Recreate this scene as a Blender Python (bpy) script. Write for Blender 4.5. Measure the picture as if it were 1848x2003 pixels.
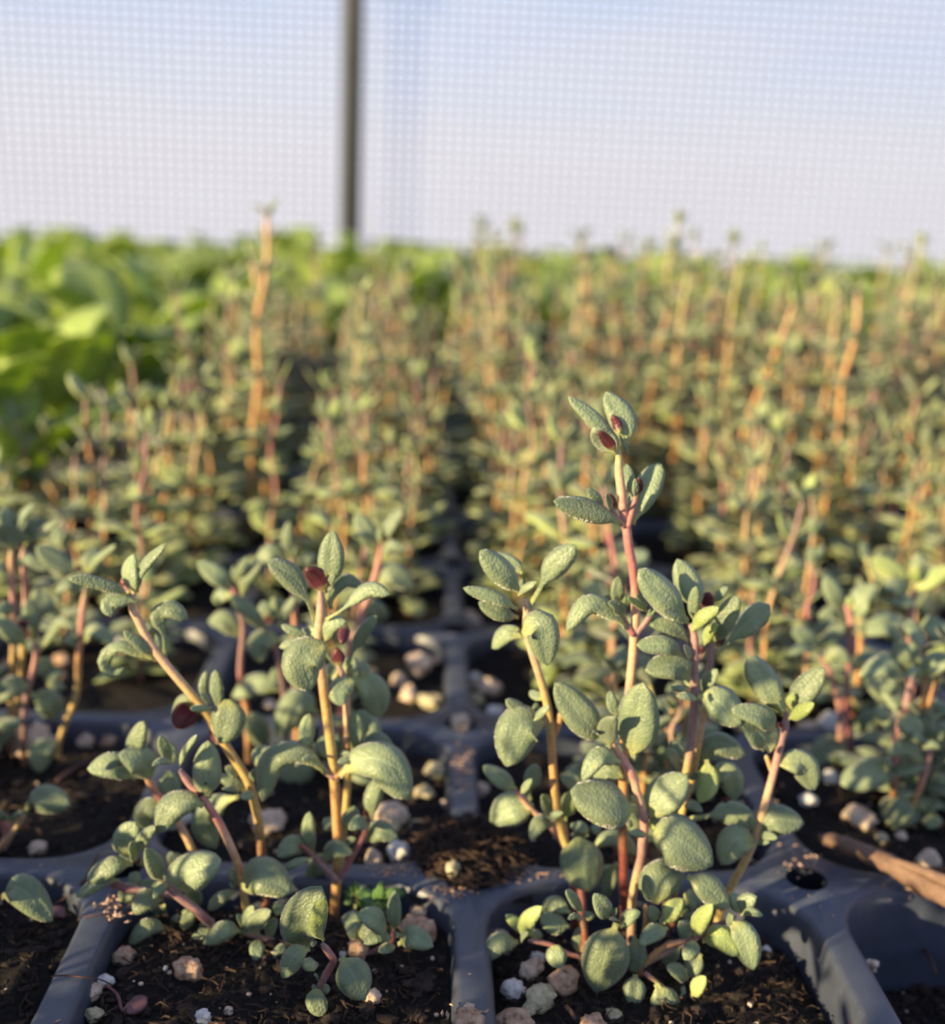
import bpy, bmesh, math, random
import numpy as np
from mathutils import Vector, Matrix, noise as mnoise

# ------------------------------------------------------------------ camera, sky, sun, exposure
for o in list(bpy.data.objects):
    bpy.data.objects.remove(o)
SC = bpy.context.scene
COL = SC.collection
MM = 0.001
W, H = 1848, 2003
FPX = 2278.65
CAM = np.array([-7.876, -144.442, 90.892]) * MM
YAW, PITCH, ROLL = 0.04372, 0.26072, 0.0425


def cam_axes():
    f = np.array([math.sin(YAW) * math.cos(PITCH), math.cos(YAW) * math.cos(PITCH), -math.sin(PITCH)])
    r = np.array([math.cos(YAW), -math.sin(YAW), 0.0])
    u = np.cross(r, f)
    return (r * math.cos(ROLL) + u * math.sin(ROLL), -r * math.sin(ROLL) + u * math.cos(ROLL), f)


CR, CU, CF = cam_axes()
cam_data = bpy.data.cameras.new('camera')
cam = bpy.data.objects.new('camera', cam_data)
COL.objects.link(cam)
cam.matrix_world = Matrix(((CR[0], CU[0], -CF[0], CAM[0]), (CR[1], CU[1], -CF[1], CAM[1]), (CR[2], CU[2], -CF[2], CAM[2]), (0, 0, 0, 1)))
cam_data.sensor_fit = 'HORIZONTAL'
cam_data.sensor_width = 36.0
cam_data.lens = 36.0 * FPX / W
cam_data.clip_start = 0.01
cam_data.clip_end = 2000
cam_data.dof.use_dof = True
cam_data.dof.focus_distance = 0.131
cam_data.dof.aperture_fstop = 18.0
cam_data.dof.aperture_blades = 0
SC.camera = cam

world = bpy.data.worlds.new('sky')
SC.world = world
world.use_nodes = True
nt = world.node_tree
nt.nodes.clear()
wout = nt.nodes.new('ShaderNodeOutputWorld')
wbg = nt.nodes.new('ShaderNodeBackground')
wtc = nt.nodes.new('ShaderNodeTexCoord')
wsep = nt.nodes.new('ShaderNodeSeparateXYZ')
wramp = nt.nodes.new('ShaderNodeValToRGB')
el = wramp.color_ramp.elements
el[0].position = 0.0
el[0].color = (1.10, 1.06, 1.09, 1)
el[1].position = 1.0
el[1].color = (0.15, 0.25, 0.56, 1)
for p, c in ((0.04, (1.14, 1.10, 1.15, 1)), (0.09, (1.00, 1.08, 1.25, 1)), (0.17, (0.78, 0.98, 1.34, 1)), (0.40, (0.36, 0.52, 0.88, 1))):
    e = el.new(p)
    e.color = c
wmap = nt.nodes.new('ShaderNodeMapping')
wmap.inputs['Scale'].default_value = (2.2, 2.2, 7.0)
wmap.inputs['Location'].default_value = (0.35, 0.1, 0.2)
wnoise = nt.nodes.new('ShaderNodeTexNoise')
wnoise.inputs['Scale'].default_value = 2.2
wnoise.inputs['Detail'].default_value = 4
wcr = nt.nodes.new('ShaderNodeMapRange')
wcr.inputs['From Min'].default_value = 0.42
wcr.inputs['From Max'].default_value = 0.72
wcr.inputs['To Max'].default_value = 0.75
wmix = nt.nodes.new('ShaderNodeMix')
wmix.data_type = 'RGBA'
wmix.inputs[7].default_value = (1.16, 1.13, 1.18, 1)
L = nt.links.new
L(wtc.outputs['Generated'], wsep.inputs[0])
L(wsep.outputs['Z'], wramp.inputs[0])
L(wtc.outputs['Generated'], wmap.inputs[0])
L(wmap.outputs[0], wnoise.inputs['Vector'])
L(wnoise.outputs[0], wcr.inputs['Value'])
L(wcr.outputs[0], wmix.inputs[0])
L(wramp.outputs[0], wmix.inputs[6])
L(wmix.outputs[2], wbg.inputs[0])
wbg.inputs[1].default_value = 1.1
L(wbg.outputs[0], wout.inputs[0])

sun_data = bpy.data.lights.new('sun', 'SUN')
sun = bpy.data.objects.new('sun', sun_data)
COL.objects.link(sun)
SUN_DIR = Vector((0.81, 0.50, -0.235)).normalized()
sun.rotation_euler = SUN_DIR.to_track_quat('-Z', 'Y').to_euler()
sun_data.energy = 14.0
sun_data.color = (1.0, 0.78, 0.42)
sun_data.angle = math.radians(0.6)

SC.view_settings.view_transform = 'Standard'
SC.view_settings.look = 'None'
SC.view_settings.exposure = 0.0
SC.view_settings.gamma = 1.0
SC.view_settings.use_curve_mapping = False
SC.cycles.max_bounces = 6
SC.cycles.diffuse_bounces = 3
SC.cycles.glossy_bounces = 2
SC.cycles.transmission_bounces = 4

# ------------------------------------------------------------------ helpers
RNG = random.Random(11)
SP = 0.048            # cell pitch of the trays
SOIL_Z = -0.0032


def ray(x, y):
    d = CF + CR * ((x - W / 2) / FPX) - CU * ((y - H / 2) / FPX)
    return d


def ground(x, y, z=SOIL_Z):
    d = ray(x, y)
    return CAM + d * ((z - CAM[2]) / d[2])


HF = np.array([CF[0], CF[1], 0.0])
HF /= np.linalg.norm(HF)


def on_plane(x, y, base, off=0.0):
    """Point of the pixel ray on the upright plane through a plant's base, moved off mm towards the viewer."""
    d = ray(x, y)
    p0 = base - HF * off * MM
    return CAM + d * (((p0 - CAM) @ HF) / (d @ HF))


def depth(p):
    return float((p - CAM) @ CF)


def new_mesh(name, verts, faces, mats=(), mat_idx=None, smooth=True):
    me = bpy.data.meshes.new(name)
    me.from_pydata([tuple(v) for v in verts], [], faces)
    for m in mats:
        me.materials.append(m)
    if mat_idx is not None:
        me.polygons.foreach_set('material_index', mat_idx)
    if smooth:
        me.polygons.foreach_set('use_smooth', [True] * len(me.polygons))
    me.update()
    return me


def obj(name, me, parent=None, loc=(0, 0, 0)):
    o = bpy.data.objects.new(name, me)
    COL.objects.link(o)
    o.location = loc
    if parent is not None:
        o.parent = parent
    return o


def tag(o, label=None, cat=None, group=None, kind=None):
    for k, v in (('label', label), ('category', cat), ('group', group), ('kind', kind)):
        if v:
            o[k] = v
    return o


def empty(name, loc, label, cat, group=None):
    o = obj(name, None, None, loc)
    o.empty_display_size = 0.003
    return tag(o, label, cat, group)


def mat(name, build):
    m = bpy.data.materials.new(name)
    m.use_nodes = True
    t = m.node_tree
    t.nodes.clear()
    out = t.nodes.new('ShaderNodeOutputMaterial')
    build(t, out, lambda k: t.nodes.new(k), t.links.new)
    return m


def noise_color(t, N, Lk, scale, stops, detail=4, rough=0.6, coord='Object'):
    tc = N('ShaderNodeTexCoord')
    nz = N('ShaderNodeTexNoise')
    nz.inputs['Scale'].default_value = scale
    nz.inputs['Detail'].default_value = detail
    nz.inputs['Roughness'].default_value = rough
    Lk(tc.outputs[coord], nz.inputs['Vector'])
    r = N('ShaderNodeValToRGB')
    e = r.color_ramp.elements
    e[0].position, e[0].color = stops[0][0], stops[0][1] + (1,)
    e[1].position, e[1].color = stops[-1][0], stops[-1][1] + (1,)
    for p, c in stops[1:-1]:
        k = e.new(p)
        k.color = c + (1,)
    Lk(nz.outputs[0], r.inputs[0])
    return tc, nz, r


def bump(N, Lk, height, dist, strength=1.0):
    b = N('ShaderNodeBump')
    b.inputs['Distance'].default_value = dist
    b.inputs['Strength'].default_value = strength
    Lk(height, b.inputs['Height'])
    return b


def leaf_material(name, dark, light, trans, tw, pebble=3200.0, pb=0.00017, rib=(0.30, 0.38, 0.22), rough=0.46, sheen=0.25):
    def build(t, out, N, Lk):
        tc, nz, r = noise_color(t, N, Lk, 260.0, [(0.35, dark), (0.65, light)], 3)
        oi = N('ShaderNodeObjectInfo')
        hsv = N('ShaderNodeHueSaturation')
        mr = N('ShaderNodeMapRange')
        mr.inputs['To Min'].default_value = 0.78
        mr.inputs['To Max'].default_value = 1.2
        Lk(oi.outputs['Random'], mr.inputs['Value'])
        Lk(mr.outputs[0], hsv.inputs['Value'])
        # midrib a little paler, from the blade's own coordinates
        uv = N('ShaderNodeUVMap')
        sp = N('ShaderNodeSeparateXYZ')
        Lk(uv.outputs[0], sp.inputs[0])
        ab = N('ShaderNodeMath')
        ab.operation = 'SUBTRACT'
        ab.inputs[1].default_value = 0.5
        Lk(sp.outputs['Y'], ab.inputs[0])
        ab2 = N('ShaderNodeMath')
        ab2.operation = 'ABSOLUTE'
        Lk(ab.outputs[0], ab2.inputs[0])
        rr = N('ShaderNodeMapRange')
        rr.inputs['From Min'].default_value = 0.0
        rr.inputs['From Max'].default_value = 0.06
        rr.inputs['To Min'].default_value = 0.35
        rr.inputs['To Max'].default_value = 0.0
        Lk(ab2.outputs[0], rr.inputs['Value'])
        mx = N('ShaderNodeMix')
        mx.data_type = 'RGBA'
        mx.inputs[7].default_value = rib + (1,)
        Lk(rr.outputs[0], mx.inputs[0])
        Lk(r.outputs[0], mx.inputs[6])
        # the stalk end is yellower
        st = N('ShaderNodeMapRange')
        st.inputs['From Min'].default_value = 0.05
        st.inputs['From Max'].default_value = 0.30
        st.inputs['To Min'].default_value = 0.7
        st.inputs['To Max'].default_value = 0.0
        Lk(sp.outputs['X'], st.inputs['Value'])
        mx2 = N('ShaderNodeMix')
        mx2.data_type = 'RGBA'
        mx2.inputs[7].default_value = (0.36, 0.36, 0.12, 1)
        Lk(st.outputs[0], mx2.inputs[0])
        Lk(mx.outputs[2], mx2.inputs[6])
        Lk(mx2.outputs[2], hsv.inputs['Color'])
        pz = N('ShaderNodeTexVoronoi')
        pz.feature = 'SMOOTH_F1'
        pz.inputs['Scale'].default_value = pebble
        Lk(tc.outputs['Object'], pz.inputs['Vector'])
        b = bump(N, Lk, pz.outputs['Distance'], pb, 0.75)
        b.invert = True
        p = N('ShaderNodeBsdfPrincipled')
        Lk(hsv.outputs[0], p.inputs['Base Color'])
        p.inputs['Roughness'].default_value = rough
        p.inputs['Specular IOR Level'].default_value = 0.35
        p.inputs['Sheen Weight'].default_value = sheen
        p.inputs['Sheen Roughness'].default_value = 0.4
        Lk(b.outputs[0], p.inputs['Normal'])
        tr = N('ShaderNodeBsdfTranslucent')
        tr.inputs[0].default_value = trans + (1,)
        ms = N('ShaderNodeMixShader')
        ms.inputs[0].default_value = tw
        Lk(p.outputs[0], ms.inputs[1])
        Lk(tr.outputs[0], ms.inputs[2])
        Lk(ms.outputs[0], out.inputs[0])
    return mat(name, build)


M_LEAF = leaf_material('thyme_leaf_sage', (0.130, 0.172, 0.106), (0.202, 0.246, 0.144), (0.50, 0.62, 0.10), 0.16)
M_LEAF_SUNLIT = leaf_material('thyme_leaf_olive_sunlit', (0.205, 0.245, 0.110), (0.310, 0.345, 0.165), (0.60, 0.66, 0.12), 0.22)  # olive copy for distant seedlings, yellow sunlight put into the colour
M_LEAF_Y = leaf_material('thyme_leaf_yellow', (0.230, 0.290, 0.100), (0.330, 0.390, 0.150), (0.65, 0.72, 0.10), 0.25)  # yellow-green leaves; on distant seedlings the colour stands in for yellow sunlight
M_UNDER = leaf_material('thyme_leaf_underside', (0.160, 0.200, 0.140), (0.210, 0.240, 0.160), (0.50, 0.60, 0.10), 0.16, pb=0.0001)
M_PURPLE = leaf_material('thyme_leaf_purple', (0.050, 0.010, 0.016), (0.100, 0.018, 0.026), (0.45, 0.08, 0.02), 0.14, rib=(0.2, 0.04, 0.05), pb=0.0001)
M_BROAD = leaf_material('broad_leaf_green', (0.180, 0.255, 0.060), (0.300, 0.360, 0.130), (0.62, 0.80, 0.06), 0.38, pebble=500.0, pb=0.0003, rib=(0.35, 0.45, 0.16), rough=0.42, sheen=0.05)
M_WEED = leaf_material('weed_leaf_green', (0.085, 0.170, 0.055), (0.130, 0.230, 0.075), (0.40, 0.65, 0.10), 0.2, pb=0.00005, sheen=0.0, rough=0.4)


def b_stem(t, out, N, Lk):
    at = N('ShaderNodeAttribute')
    at.attribute_name = 'Col'
    tc, nz, r = noise_color(t, N, Lk, 1500.0, [(0.3, (0.72, 0.72, 0.72)), (0.7, (1.12, 1.12, 1.12))], 3)
    m = N('ShaderNodeMix')
    m.data_type = 'RGBA'
    m.blend_type = 'MULTIPLY'
    m.inputs[0].default_value = 1.0
    Lk(at.outputs['Color'], m.inputs[6])
    Lk(r.outputs[0], m.inputs[7])
    p = N('ShaderNodeBsdfPrincipled')
    Lk(m.outputs[2], p.inputs['Base Color'])
    p.inputs['Roughness'].default_value = 0.55
    p.inputs['Sheen Weight'].default_value = 0.6
    p.inputs['Sheen Roughness'].default_value = 0.35
    p.inputs['Sheen Tint'].default_value = (1, 0.92, 0.88, 1)
    p.inputs['Subsurface Weight'].default_value = 0.0
    b = bump(N, Lk, nz.outputs[0], 0.0001, 0.6)
    Lk(b.outputs[0], p.inputs['Normal'])
    Lk(p.outputs[0], out.inputs[0])


M_STEM = mat('stem_hairy', b_stem)


def simple(name, scale, stops, rough=0.8, bd=0.0002, spec=0.3, detail=6):
    def build(t, out, N, Lk):
        tc, nz, r = noise_color(t, N, Lk, scale, stops, detail, 0.65)
        p = N('ShaderNodeBsdfPrincipled')
        Lk(r.outputs[0], p.inputs['Base Color'])
        p.inputs['Roughness'].default_value = rough
        p.inputs['Specular IOR Level'].default_value = spec
        b = bump(N, Lk, nz.outputs[0], bd)
        Lk(b.outputs[0], p.inputs['Normal'])
        Lk(p.outputs[0], out.inputs[0])
    return mat(name, build)


M_SOIL = simple('peat_soil', 900.0, [(0.32, (0.004, 0.0035, 0.004)), (0.58, (0.014, 0.011, 0.010)), (0.80, (0.050, 0.033, 0.024))], 0.9, 0.0010, 0.2, 8)
M_CRUMB = simple('peat_crumb', 700.0, [(0.3, (0.008, 0.006, 0.006)), (0.7, (0.034, 0.021, 0.016))], 0.9, 0.0003)
M_FIBRE = simple('peat_fibre', 600.0, [(0.3, (0.010, 0.007, 0.006)), (0.72, (0.058, 0.030, 0.019))], 0.8, 0.0001)
M_PERL = [simple('perlite_white', 1100.0, [(0.28, (0.16, 0.13, 0.11)), (0.40, (0.70, 0.66, 0.62)), (0.7, (0.86, 0.83, 0.80))], 0.85, 0.0010),
          simple('perlite_tan', 1000.0, [(0.28, (0.10, 0.06, 0.035)), (0.42, (0.62, 0.46, 0.34)), (0.7, (0.80, 0.67, 0.55))], 0.85, 0.0010),
          simple('perlite_rust', 1000.0, [(0.28, (0.07, 0.035, 0.02)), (0.42, (0.46, 0.28, 0.18)), (0.7, (0.68, 0.50, 0.38))], 0.85, 0.0010),
          simple('perlite_olive', 1000.0, [(0.28, (0.06, 0.05, 0.025)), (0.42, (0.44, 0.38, 0.23)), (0.7, (0.68, 0.60, 0.43))], 0.85, 0.0010)]
M_BARK = simple('twig_bark', 300.0, [(0.3, (0.080, 0.044, 0.031)), (0.7, (0.190, 0.118, 0.086))], 0.75, 0.0005)
M_FLECK = simple('bark_fleck', 500.0, [(0.3, (0.26, 0.15, 0.10)), (0.7, (0.52, 0.36, 0.27))], 0.8, 0.0001)
M_DRY = simple('dry_leaf', 400.0, [(0.3, (0.08, 0.035, 0.04)), (0.7, (0.16, 0.08, 0.085))], 0.5, 0.0002)
M_ROOT = simple('dry_root', 600.0, [(0.3, (0.035, 0.018, 0.014)), (0.7, (0.09, 0.045, 0.035))], 0.7, 0.0001)
M_FLOOR = simple('bench_floor', 20.0, [(0.3, (0.05, 0.05, 0.05)), (0.7, (0.10, 0.095, 0.09))], 0.9, 0.002)
M_POST = simple('post_galvanised', 30.0, [(0.3, (0.040, 0.044, 0.048)), (0.7, (0.060, 0.064, 0.070))], 0.5, 0.0002, 0.5)


def b_plastic(t, out, N, Lk):
    tc, nz, r = noise_color(t, N, Lk, 350.0, [(0.35, (0.036, 0.043, 0.066)), (0.62, (0.046, 0.055, 0.084)), (0.82, (0.085, 0.080, 0.090))], 6)
    p = N('ShaderNodeBsdfPrincipled')
    Lk(r.outputs[0], p.inputs['Base Color'])
    p.inputs['Roughness'].default_value = 0.42
    p.inputs['Specular IOR Level'].default_value = 0.55
    n2 = N('ShaderNodeTexNoise')
    n2.inputs['Scale'].default_value = 4000.0
    Lk(tc.outputs['Object'], n2.inputs['Vector'])
    b = bump(N, Lk, n2.outputs[0], 0.00003)
    Lk(b.outputs[0], p.inputs['Normal'])
    Lk(p.outputs[0], out.inputs[0])


M_PLASTIC = mat('tray_plastic_blue_black', b_plastic)


def b_film(t, out, N, Lk):
    tr = N('ShaderNodeBsdfTransparent')
    tr.inputs[0].default_value = (0.985, 0.985, 0.99, 1)
    tl = N('ShaderNodeBsdfTranslucent')
    tl.inputs[0].default_value = (0.85, 0.87, 0.92, 1)
    ms = N('ShaderNodeMixShader')
    ms.inputs[0].default_value = 0.03
    Lk(tr.outputs[0], ms.inputs[1])
    Lk(tl.outputs[0], ms.inputs[2])
    Lk(ms.outputs[0], out.inputs[0])


M_FILM = mat('wall_film', b_film)


def b_thread(t, out, N, Lk):
    tl = N('ShaderNodeBsdfTranslucent')
    tl.inputs[0].default_value = (0.80, 0.81, 0.85, 1)
    df = N('ShaderNodeBsdfDiffuse')
    df.inputs[0].default_value = (0.10, 0.11, 0.13, 1)
    ms = N('ShaderNodeMixShader')
    ms.inputs[0].default_value = 0.28
    Lk(tl.outputs[0], ms.inputs[1])
    Lk(df.outputs[0], ms.inputs[2])
    Lk(ms.outputs[0], out.inputs[0])


M_THREAD = mat('screen_thread', b_thread)

# ------------------------------------------------------------------ the setting


def box_data(V, F, c, s):
    k = len(V)
    for dx in (-.5, .5):
        for dy in (-.5, .5):
            for dz in (-.5, .5):
                V.append((c[0] + dx * s[0], c[1] + dy * s[1], c[2] + dz * s[2]))
    F += [(k, k + 1, k + 3, k + 2), (k + 4, k + 6, k + 7, k + 5), (k, k + 4, k + 5, k + 1), (k + 2, k + 3, k + 7, k + 6), (k, k + 2, k + 6, k + 4), (k + 1, k + 5, k + 7, k + 3)]


def box_obj(name, c, s, m, parent=None):
    V, F = [], []
    box_data(V, F, c, s)
    return obj(name, new_mesh(name, V, F, [m], smooth=False), parent)


WALL_Y = 1.13
tag(box_obj('floor', (0.1, 0.15, -0.052), (4.0, 2.0, 0.01), M_FLOOR), kind='structure')
wall = tag(box_obj('wall_back', (0.1, WALL_Y, 0.55), (4.0, 0.0006, 1.2), M_FILM), kind='structure')
V, F = [], []
PX, PZ = 0.0103, 0.0096
n = int(3.4 / PX)
for i in range(n):
    box_data(V, F, (-1.6 + i * PX, WALL_Y - 0.0018, 0.45), (0.0033, 0.0008, 0.98))
for i in range(int(0.98 / PZ)):
    box_data(V, F, (0.1, WALL_Y - 0.0036, -0.03 + i * PZ), (3.4, 0.0008, 0.0030))
tag(obj('screen_threads', new_mesh('screen_threads', V, F, [M_THREAD], smooth=False), wall), kind='stuff')
# post in front of the screen wall
pp = CAM + ray(688, 300) * ((WALL_Y - 0.035 - CAM[1]) / ray(688, 300)[1])
V, F = [], []
ns = 20
for k, (z, r) in enumerate(((-0.047, 0.0105), (1.1, 0.0105))):
    for i in range(ns):
        a = 2 * math.pi * i / ns
        V.append((r * math.cos(a), r * math.sin(a), z))
for i in range(ns):
    F.append((i, (i + 1) % ns, ns + (i + 1) % ns, ns + i))
F.append(tuple(range(ns))[::-1])
F.append(tuple(range(ns, 2 * ns)))
post = obj('wall_post', new_mesh('wall_post', V, F, [M_POST]), None, (pp[0], pp[1], 0))
tag(post, 'dark grey round metal post standing against the gridded screen wall', 'post')
V, F = [], []
for z in (0.30, 0.78):
    box_data(V, F, (0, 0.0, z), (0.026, 0.026, 0.018))
obj('post_clamp', new_mesh('post_clamp', V, F, [M_POST], smooth=False), post)

# ------------------------------------------------------------------ trays
HALF = SP / 2
OPEN = HALF - 0.00145
RAD = 0.0105
HOLE = 0.0029


def quarter(inner_half, rad):
    """A quarter of a rounded square from (h,0) over the corner to (0,h), 15 points."""
    pts = []
    for i in range(5):
        pts.append((inner_half, (inner_half - rad) * i / 5.0))
    for i in range(6):
        a = (math.pi / 2) * i / 5.0
        pts.append((inner_half - rad + rad * math.cos(a), inner_half - rad + rad * math.sin(a)))
    for i in range(4):
        pts.append(((inner_half - rad) * (4 - i) / 5.0, inner_half))
    return pts


def quarter_notch():
    pts = []
    for i in range(5):
        pts.append((HALF, (HALF - HOLE) * i / 5.0))
    for i in range(6):
        a = math.pi * 1.5 - (math.pi / 2) * i / 5.0
        pts.append((HALF + HOLE * math.cos(a), HALF + HOLE * math.sin(a)))
    for i in range(4):
        pts.append(((HALF - HOLE) * (4 - i) / 5.0, HALF))
    return pts


def ring(q):
    out = []
    for k in range(4):
        c, s = (1, 0, -1, 0)[k], (0, 1, 0, -1)[k]
        for (x, y) in q:
            out.append((x * c - y * s, x * s + y * c))
    return out


LOOPS = [(ring(quarter_notch()), 0.0)]
for inset, z in ((0.0, 0.0), (0.0004, -0.00012), (0.0007, -0.0004), (0.0009, -0.0009), (0.0012, -0.003), (0.0035, -0.022), (0.0070, -0.042)):
    LOOPS.append((ring(quarter(OPEN - inset, RAD - inset * 0.5)), z))
OUT_RING = LOOPS[1][0]


def make_tray(name, c0, c1, r0, r1, label, off=(0.0, 0.0)):
    V, F = [], []
    nn = len(LOOPS[0][0])
    for c in range(c0, c1):
        for r in range(r0, r1):
            cx, cy = (c + 0.5) * SP, (r + 0.5) * SP
            b = len(V)
            for (pts, z) in LOOPS:
                V += [(cx + x, cy + y, z) for x, y in pts]
            for l in range(len(LOOPS) - 1):
                for i in range(nn):
                    j = (i + 1) % nn
                    F.append((b + l * nn + i, b + l * nn + j, b + (l + 1) * nn + j, b + (l + 1) * nn + i))
            F.append(tuple(b + (len(LOOPS) - 1) * nn + i for i in range(nn)))
            # short collars that go down inside the corner holes
            hb = len(V)
            for k in range(4):
                idx = [k * nn // 4 + 5 + i for i in range(6)]
                s = len(V)
                V += [(V[b + i][0], V[b + i][1], -0.006) for i in idx]
                for i in range(5):
                    F.append((b + idx[i], b + idx[i + 1], s + i + 1, s + i))
    me = new_mesh(name, V, F, [M_PLASTIC])
    o = obj(name, me, None, (off[0], off[1], 0))
    return tag(o, label, 'tray')


make_tray('seed_tray', -2, 7, -3, 9, 'blue-black plastic cell tray holding the nearest thyme, rims in the foreground')
make_tray('seed_tray', -9, -2, -3, 4, 'dark cell tray under the thyme at the left edge', (-0.0, 0))
make_tray('seed_tray', -13, -2, 4, 19, 'dark cell tray under the broad-leaved seedlings on the left side', (-0.004, 0.006))
make_tray('seed_tray', -2, 12, 9, 20, 'dark cell tray under the broad-leaved seedlings along the screen wall', (0.004, 0.012))

# ------------------------------------------------------------------ soil


def inside_q(x, y, h, r):
    ax, ay = abs(x), abs(y)
    if ax > h or ay > h:
        return False
    if ax > h - r and ay > h - r:
        return (ax - h + r) ** 2 + (ay - h + r) ** 2 <= r * r
    return True


def fb(x, y, s, seed=0.0):
    v = Vector((x * s, y * s, seed))
    return mnoise.noise(v) + 0.5 * mnoise.noise(v * 2.1) + 0.25 * mnoise.noise(v * 4.7)


def soil_height(c, r, x, y):
    lx, ly = x / HALF, y / HALF
    wx, wy = (c + 0.5) * SP + x, (r + 0.5) * SP + y
    z = SOIL_Z + 0.0010 * fb(wx, wy, 120, 1.0) + 0.0005 * fb(wx, wy, 520, 5.0)
    z -= (0.0008 if (c, r) in ((-1, -1), (-2, -1)) else 0.0022) * max(0.0, max(abs(lx), abs(ly)) - 0.72) / 0.28
    if (c, r) == (1, -1):
        z -= 0.0085 + 0.002 * ly - 0.003 * lx * 0.5
    if (c, r) == (0, -1):
        z -= 0.0015 * max(0, lx) + 0.0012
    if (c, r) in ((-1, -1), (-2, -1)):
        z += 0.0006
    if r == -1 and c in (0, -1):
        z -= 0.0040 * max(0.0, ly - 0.66) / 0.34
    return z


def ico(sub):
    bm = bmesh.new()
    bmesh.ops.create_icosphere(bm, subdivisions=sub, radius=1.0)
    v = np.array([tuple(p.co) for p in bm.verts])
    f = np.array([[q.index for q in p.verts] for p in bm.faces])
    bm.free()
    return v, f


ICO1, ICO2, ICO3 = ico(1), ico(2), ico(3)


def soil_mesh(name, c, r, nres):
    V, F, idx = [], [], {}
    h = OPEN - 0.0011
    cx, cy = (c + 0.5) * SP, (r + 0.5) * SP
    # rings of the rounded square shrunk to the middle keep the plug's edge clean
    base = ring(quarter(h, RAD - 0.0004))
    nn = len(base)
    for k in range(nres + 1):
        s = 1.0 - k / (nres + 0.0)
        s = max(s, 0.0)
        for (x, y) in base:
            X, Y = x * s, y * s
            V.append((X, Y, soil_height(c, r, X, Y)))
    for k in range(nres):
        for i in range(nn):
            j = (i + 1) % nn
            F.append((k * nn + i, k * nn + j, (k + 1) * nn + j, (k + 1) * nn + i))
    s0 = len(V)
    V += [(x * 0.9, y * 0.9, -0.02) for (x, y) in base]
    for i in range(nn):
        j = (i + 1) % nn
        F.append((s0 + i, s0 + j, j, i))
    return new_mesh(name, V, F, [M_SOIL]), (cx, cy)


def scatter_bits(rng, c, r, n_crumb, n_fibre, smin, smax):
    """Crumbs and fibres lying on one cell's soil, as two joined meshes."""
    v0, f0 = ICO1
    VV, FF, k = [], [], 0
    for _ in range(n_crumb):
        while True:
            x, y = rng.uniform(-1, 1) * HALF, rng.uniform(-1, 1) * HALF
            if inside_q(x, y, OPEN - 0.0022, RAD):
                break
        s = rng.uniform(smin, smax) * (0.5 + rng.random() ** 3)
        sc = np.array([rng.uniform(.6, 1.4), rng.uniform(.6, 1.4), rng.uniform(.5, .9)]) * s
        vv = v0 * sc * (1 + 0.35 * np.array([rng.uniform(-1, 1) for _ in range(len(v0))]))[:, None]
        vv = vv + np.array([x, y, soil_height(c, r, x, y) + s * 0.15])
        VV.append(vv)
        FF.append(f0 + k)
        k += len(v0)
    crumbs = (np.vstack(VV), np.vstack(FF)) if VV else None
    V, F = [], []
    for _ in range(n_fibre):
        while True:
            x, y = rng.uniform(-1, 1) * HALF, rng.uniform(-1, 1) * HALF
            if inside_q(x, y, OPEN - 0.0025, RAD):
                break
        a = rng.uniform(0, 6.28)
        l = rng.uniform(0.0006, 0.0030)
        w = rng.uniform(0.00005, 0.00014)
        z = soil_height(c, r, x, y) + rng.uniform(0.0000, 0.0007)
        d = np.array([math.cos(a), math.sin(a), rng.uniform(-.35, .5)])
        q = np.array([-math.sin(a), math.cos(a), 0])
        p = np.array([x, y, z])
        bend = np.array([0, 0, 1]) * l * rng.uniform(-.1, .2) + q * l * rng.uniform(-.25, .25)
        b = len(V)
        for t, off in ((-.5, 0), (0, 1), (.5, 0)):
            m = p + d * l * t + bend * off
            V += [m + q * w, m - q * w, m + np.array([0, 0, w * 1.6])]
        for s in (0, 3):
            for i in range(3):
                j = (i + 1) % 3
                F.append((b + s + i, b + s + j, b + s + 3 + j, b + s + 3 + i))
    return crumbs, (V, F)


SOIL_LABELS = {(-1, -1): 'dark soil plug with coarse perlite in the left front cell',
               (0, -1): 'dark soil plug with white granules in the right front cell',
               (-2, -1): 'dark bare soil plug in the lower left corner cell',
               (1, -1): 'sunken dark soil plug in the lower right corner cell',
               (-1, 0): 'dark soil plug behind the left front cell',
               (0, 0): 'dark soil plug behind the right front cell',
               (-2, 0): 'dark soil plug under the stems at the left edge',
               (1, 0): 'dark soil plug holding the brown twig'}
srng = random.Random(5)
for (c, r), lab in SOIL_LABELS.items():
    front = r == -1
    me, (cx, cy) = soil_mesh('soil_plug', c, r, 42 if front else 24)
    so = tag(obj('soil_plug', me, None, (cx, cy, 0)), lab, 'soil', 'soil plugs in the near cells')
    cr, fi = scatter_bits(srng, c, r, 750 if front else 330, 620 if front else 240, 0.0002, 0.0008)
    tag(obj('soil_crumbs', new_mesh('soil_crumbs', cr[0], cr[1].tolist(), [M_CRUMB], smooth=False), so), kind='stuff')
    tag(obj('peat_fibres', new_mesh('peat_fibres', fi[0], fi[1], [M_FIBRE], smooth=False), so), kind='stuff')
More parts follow.
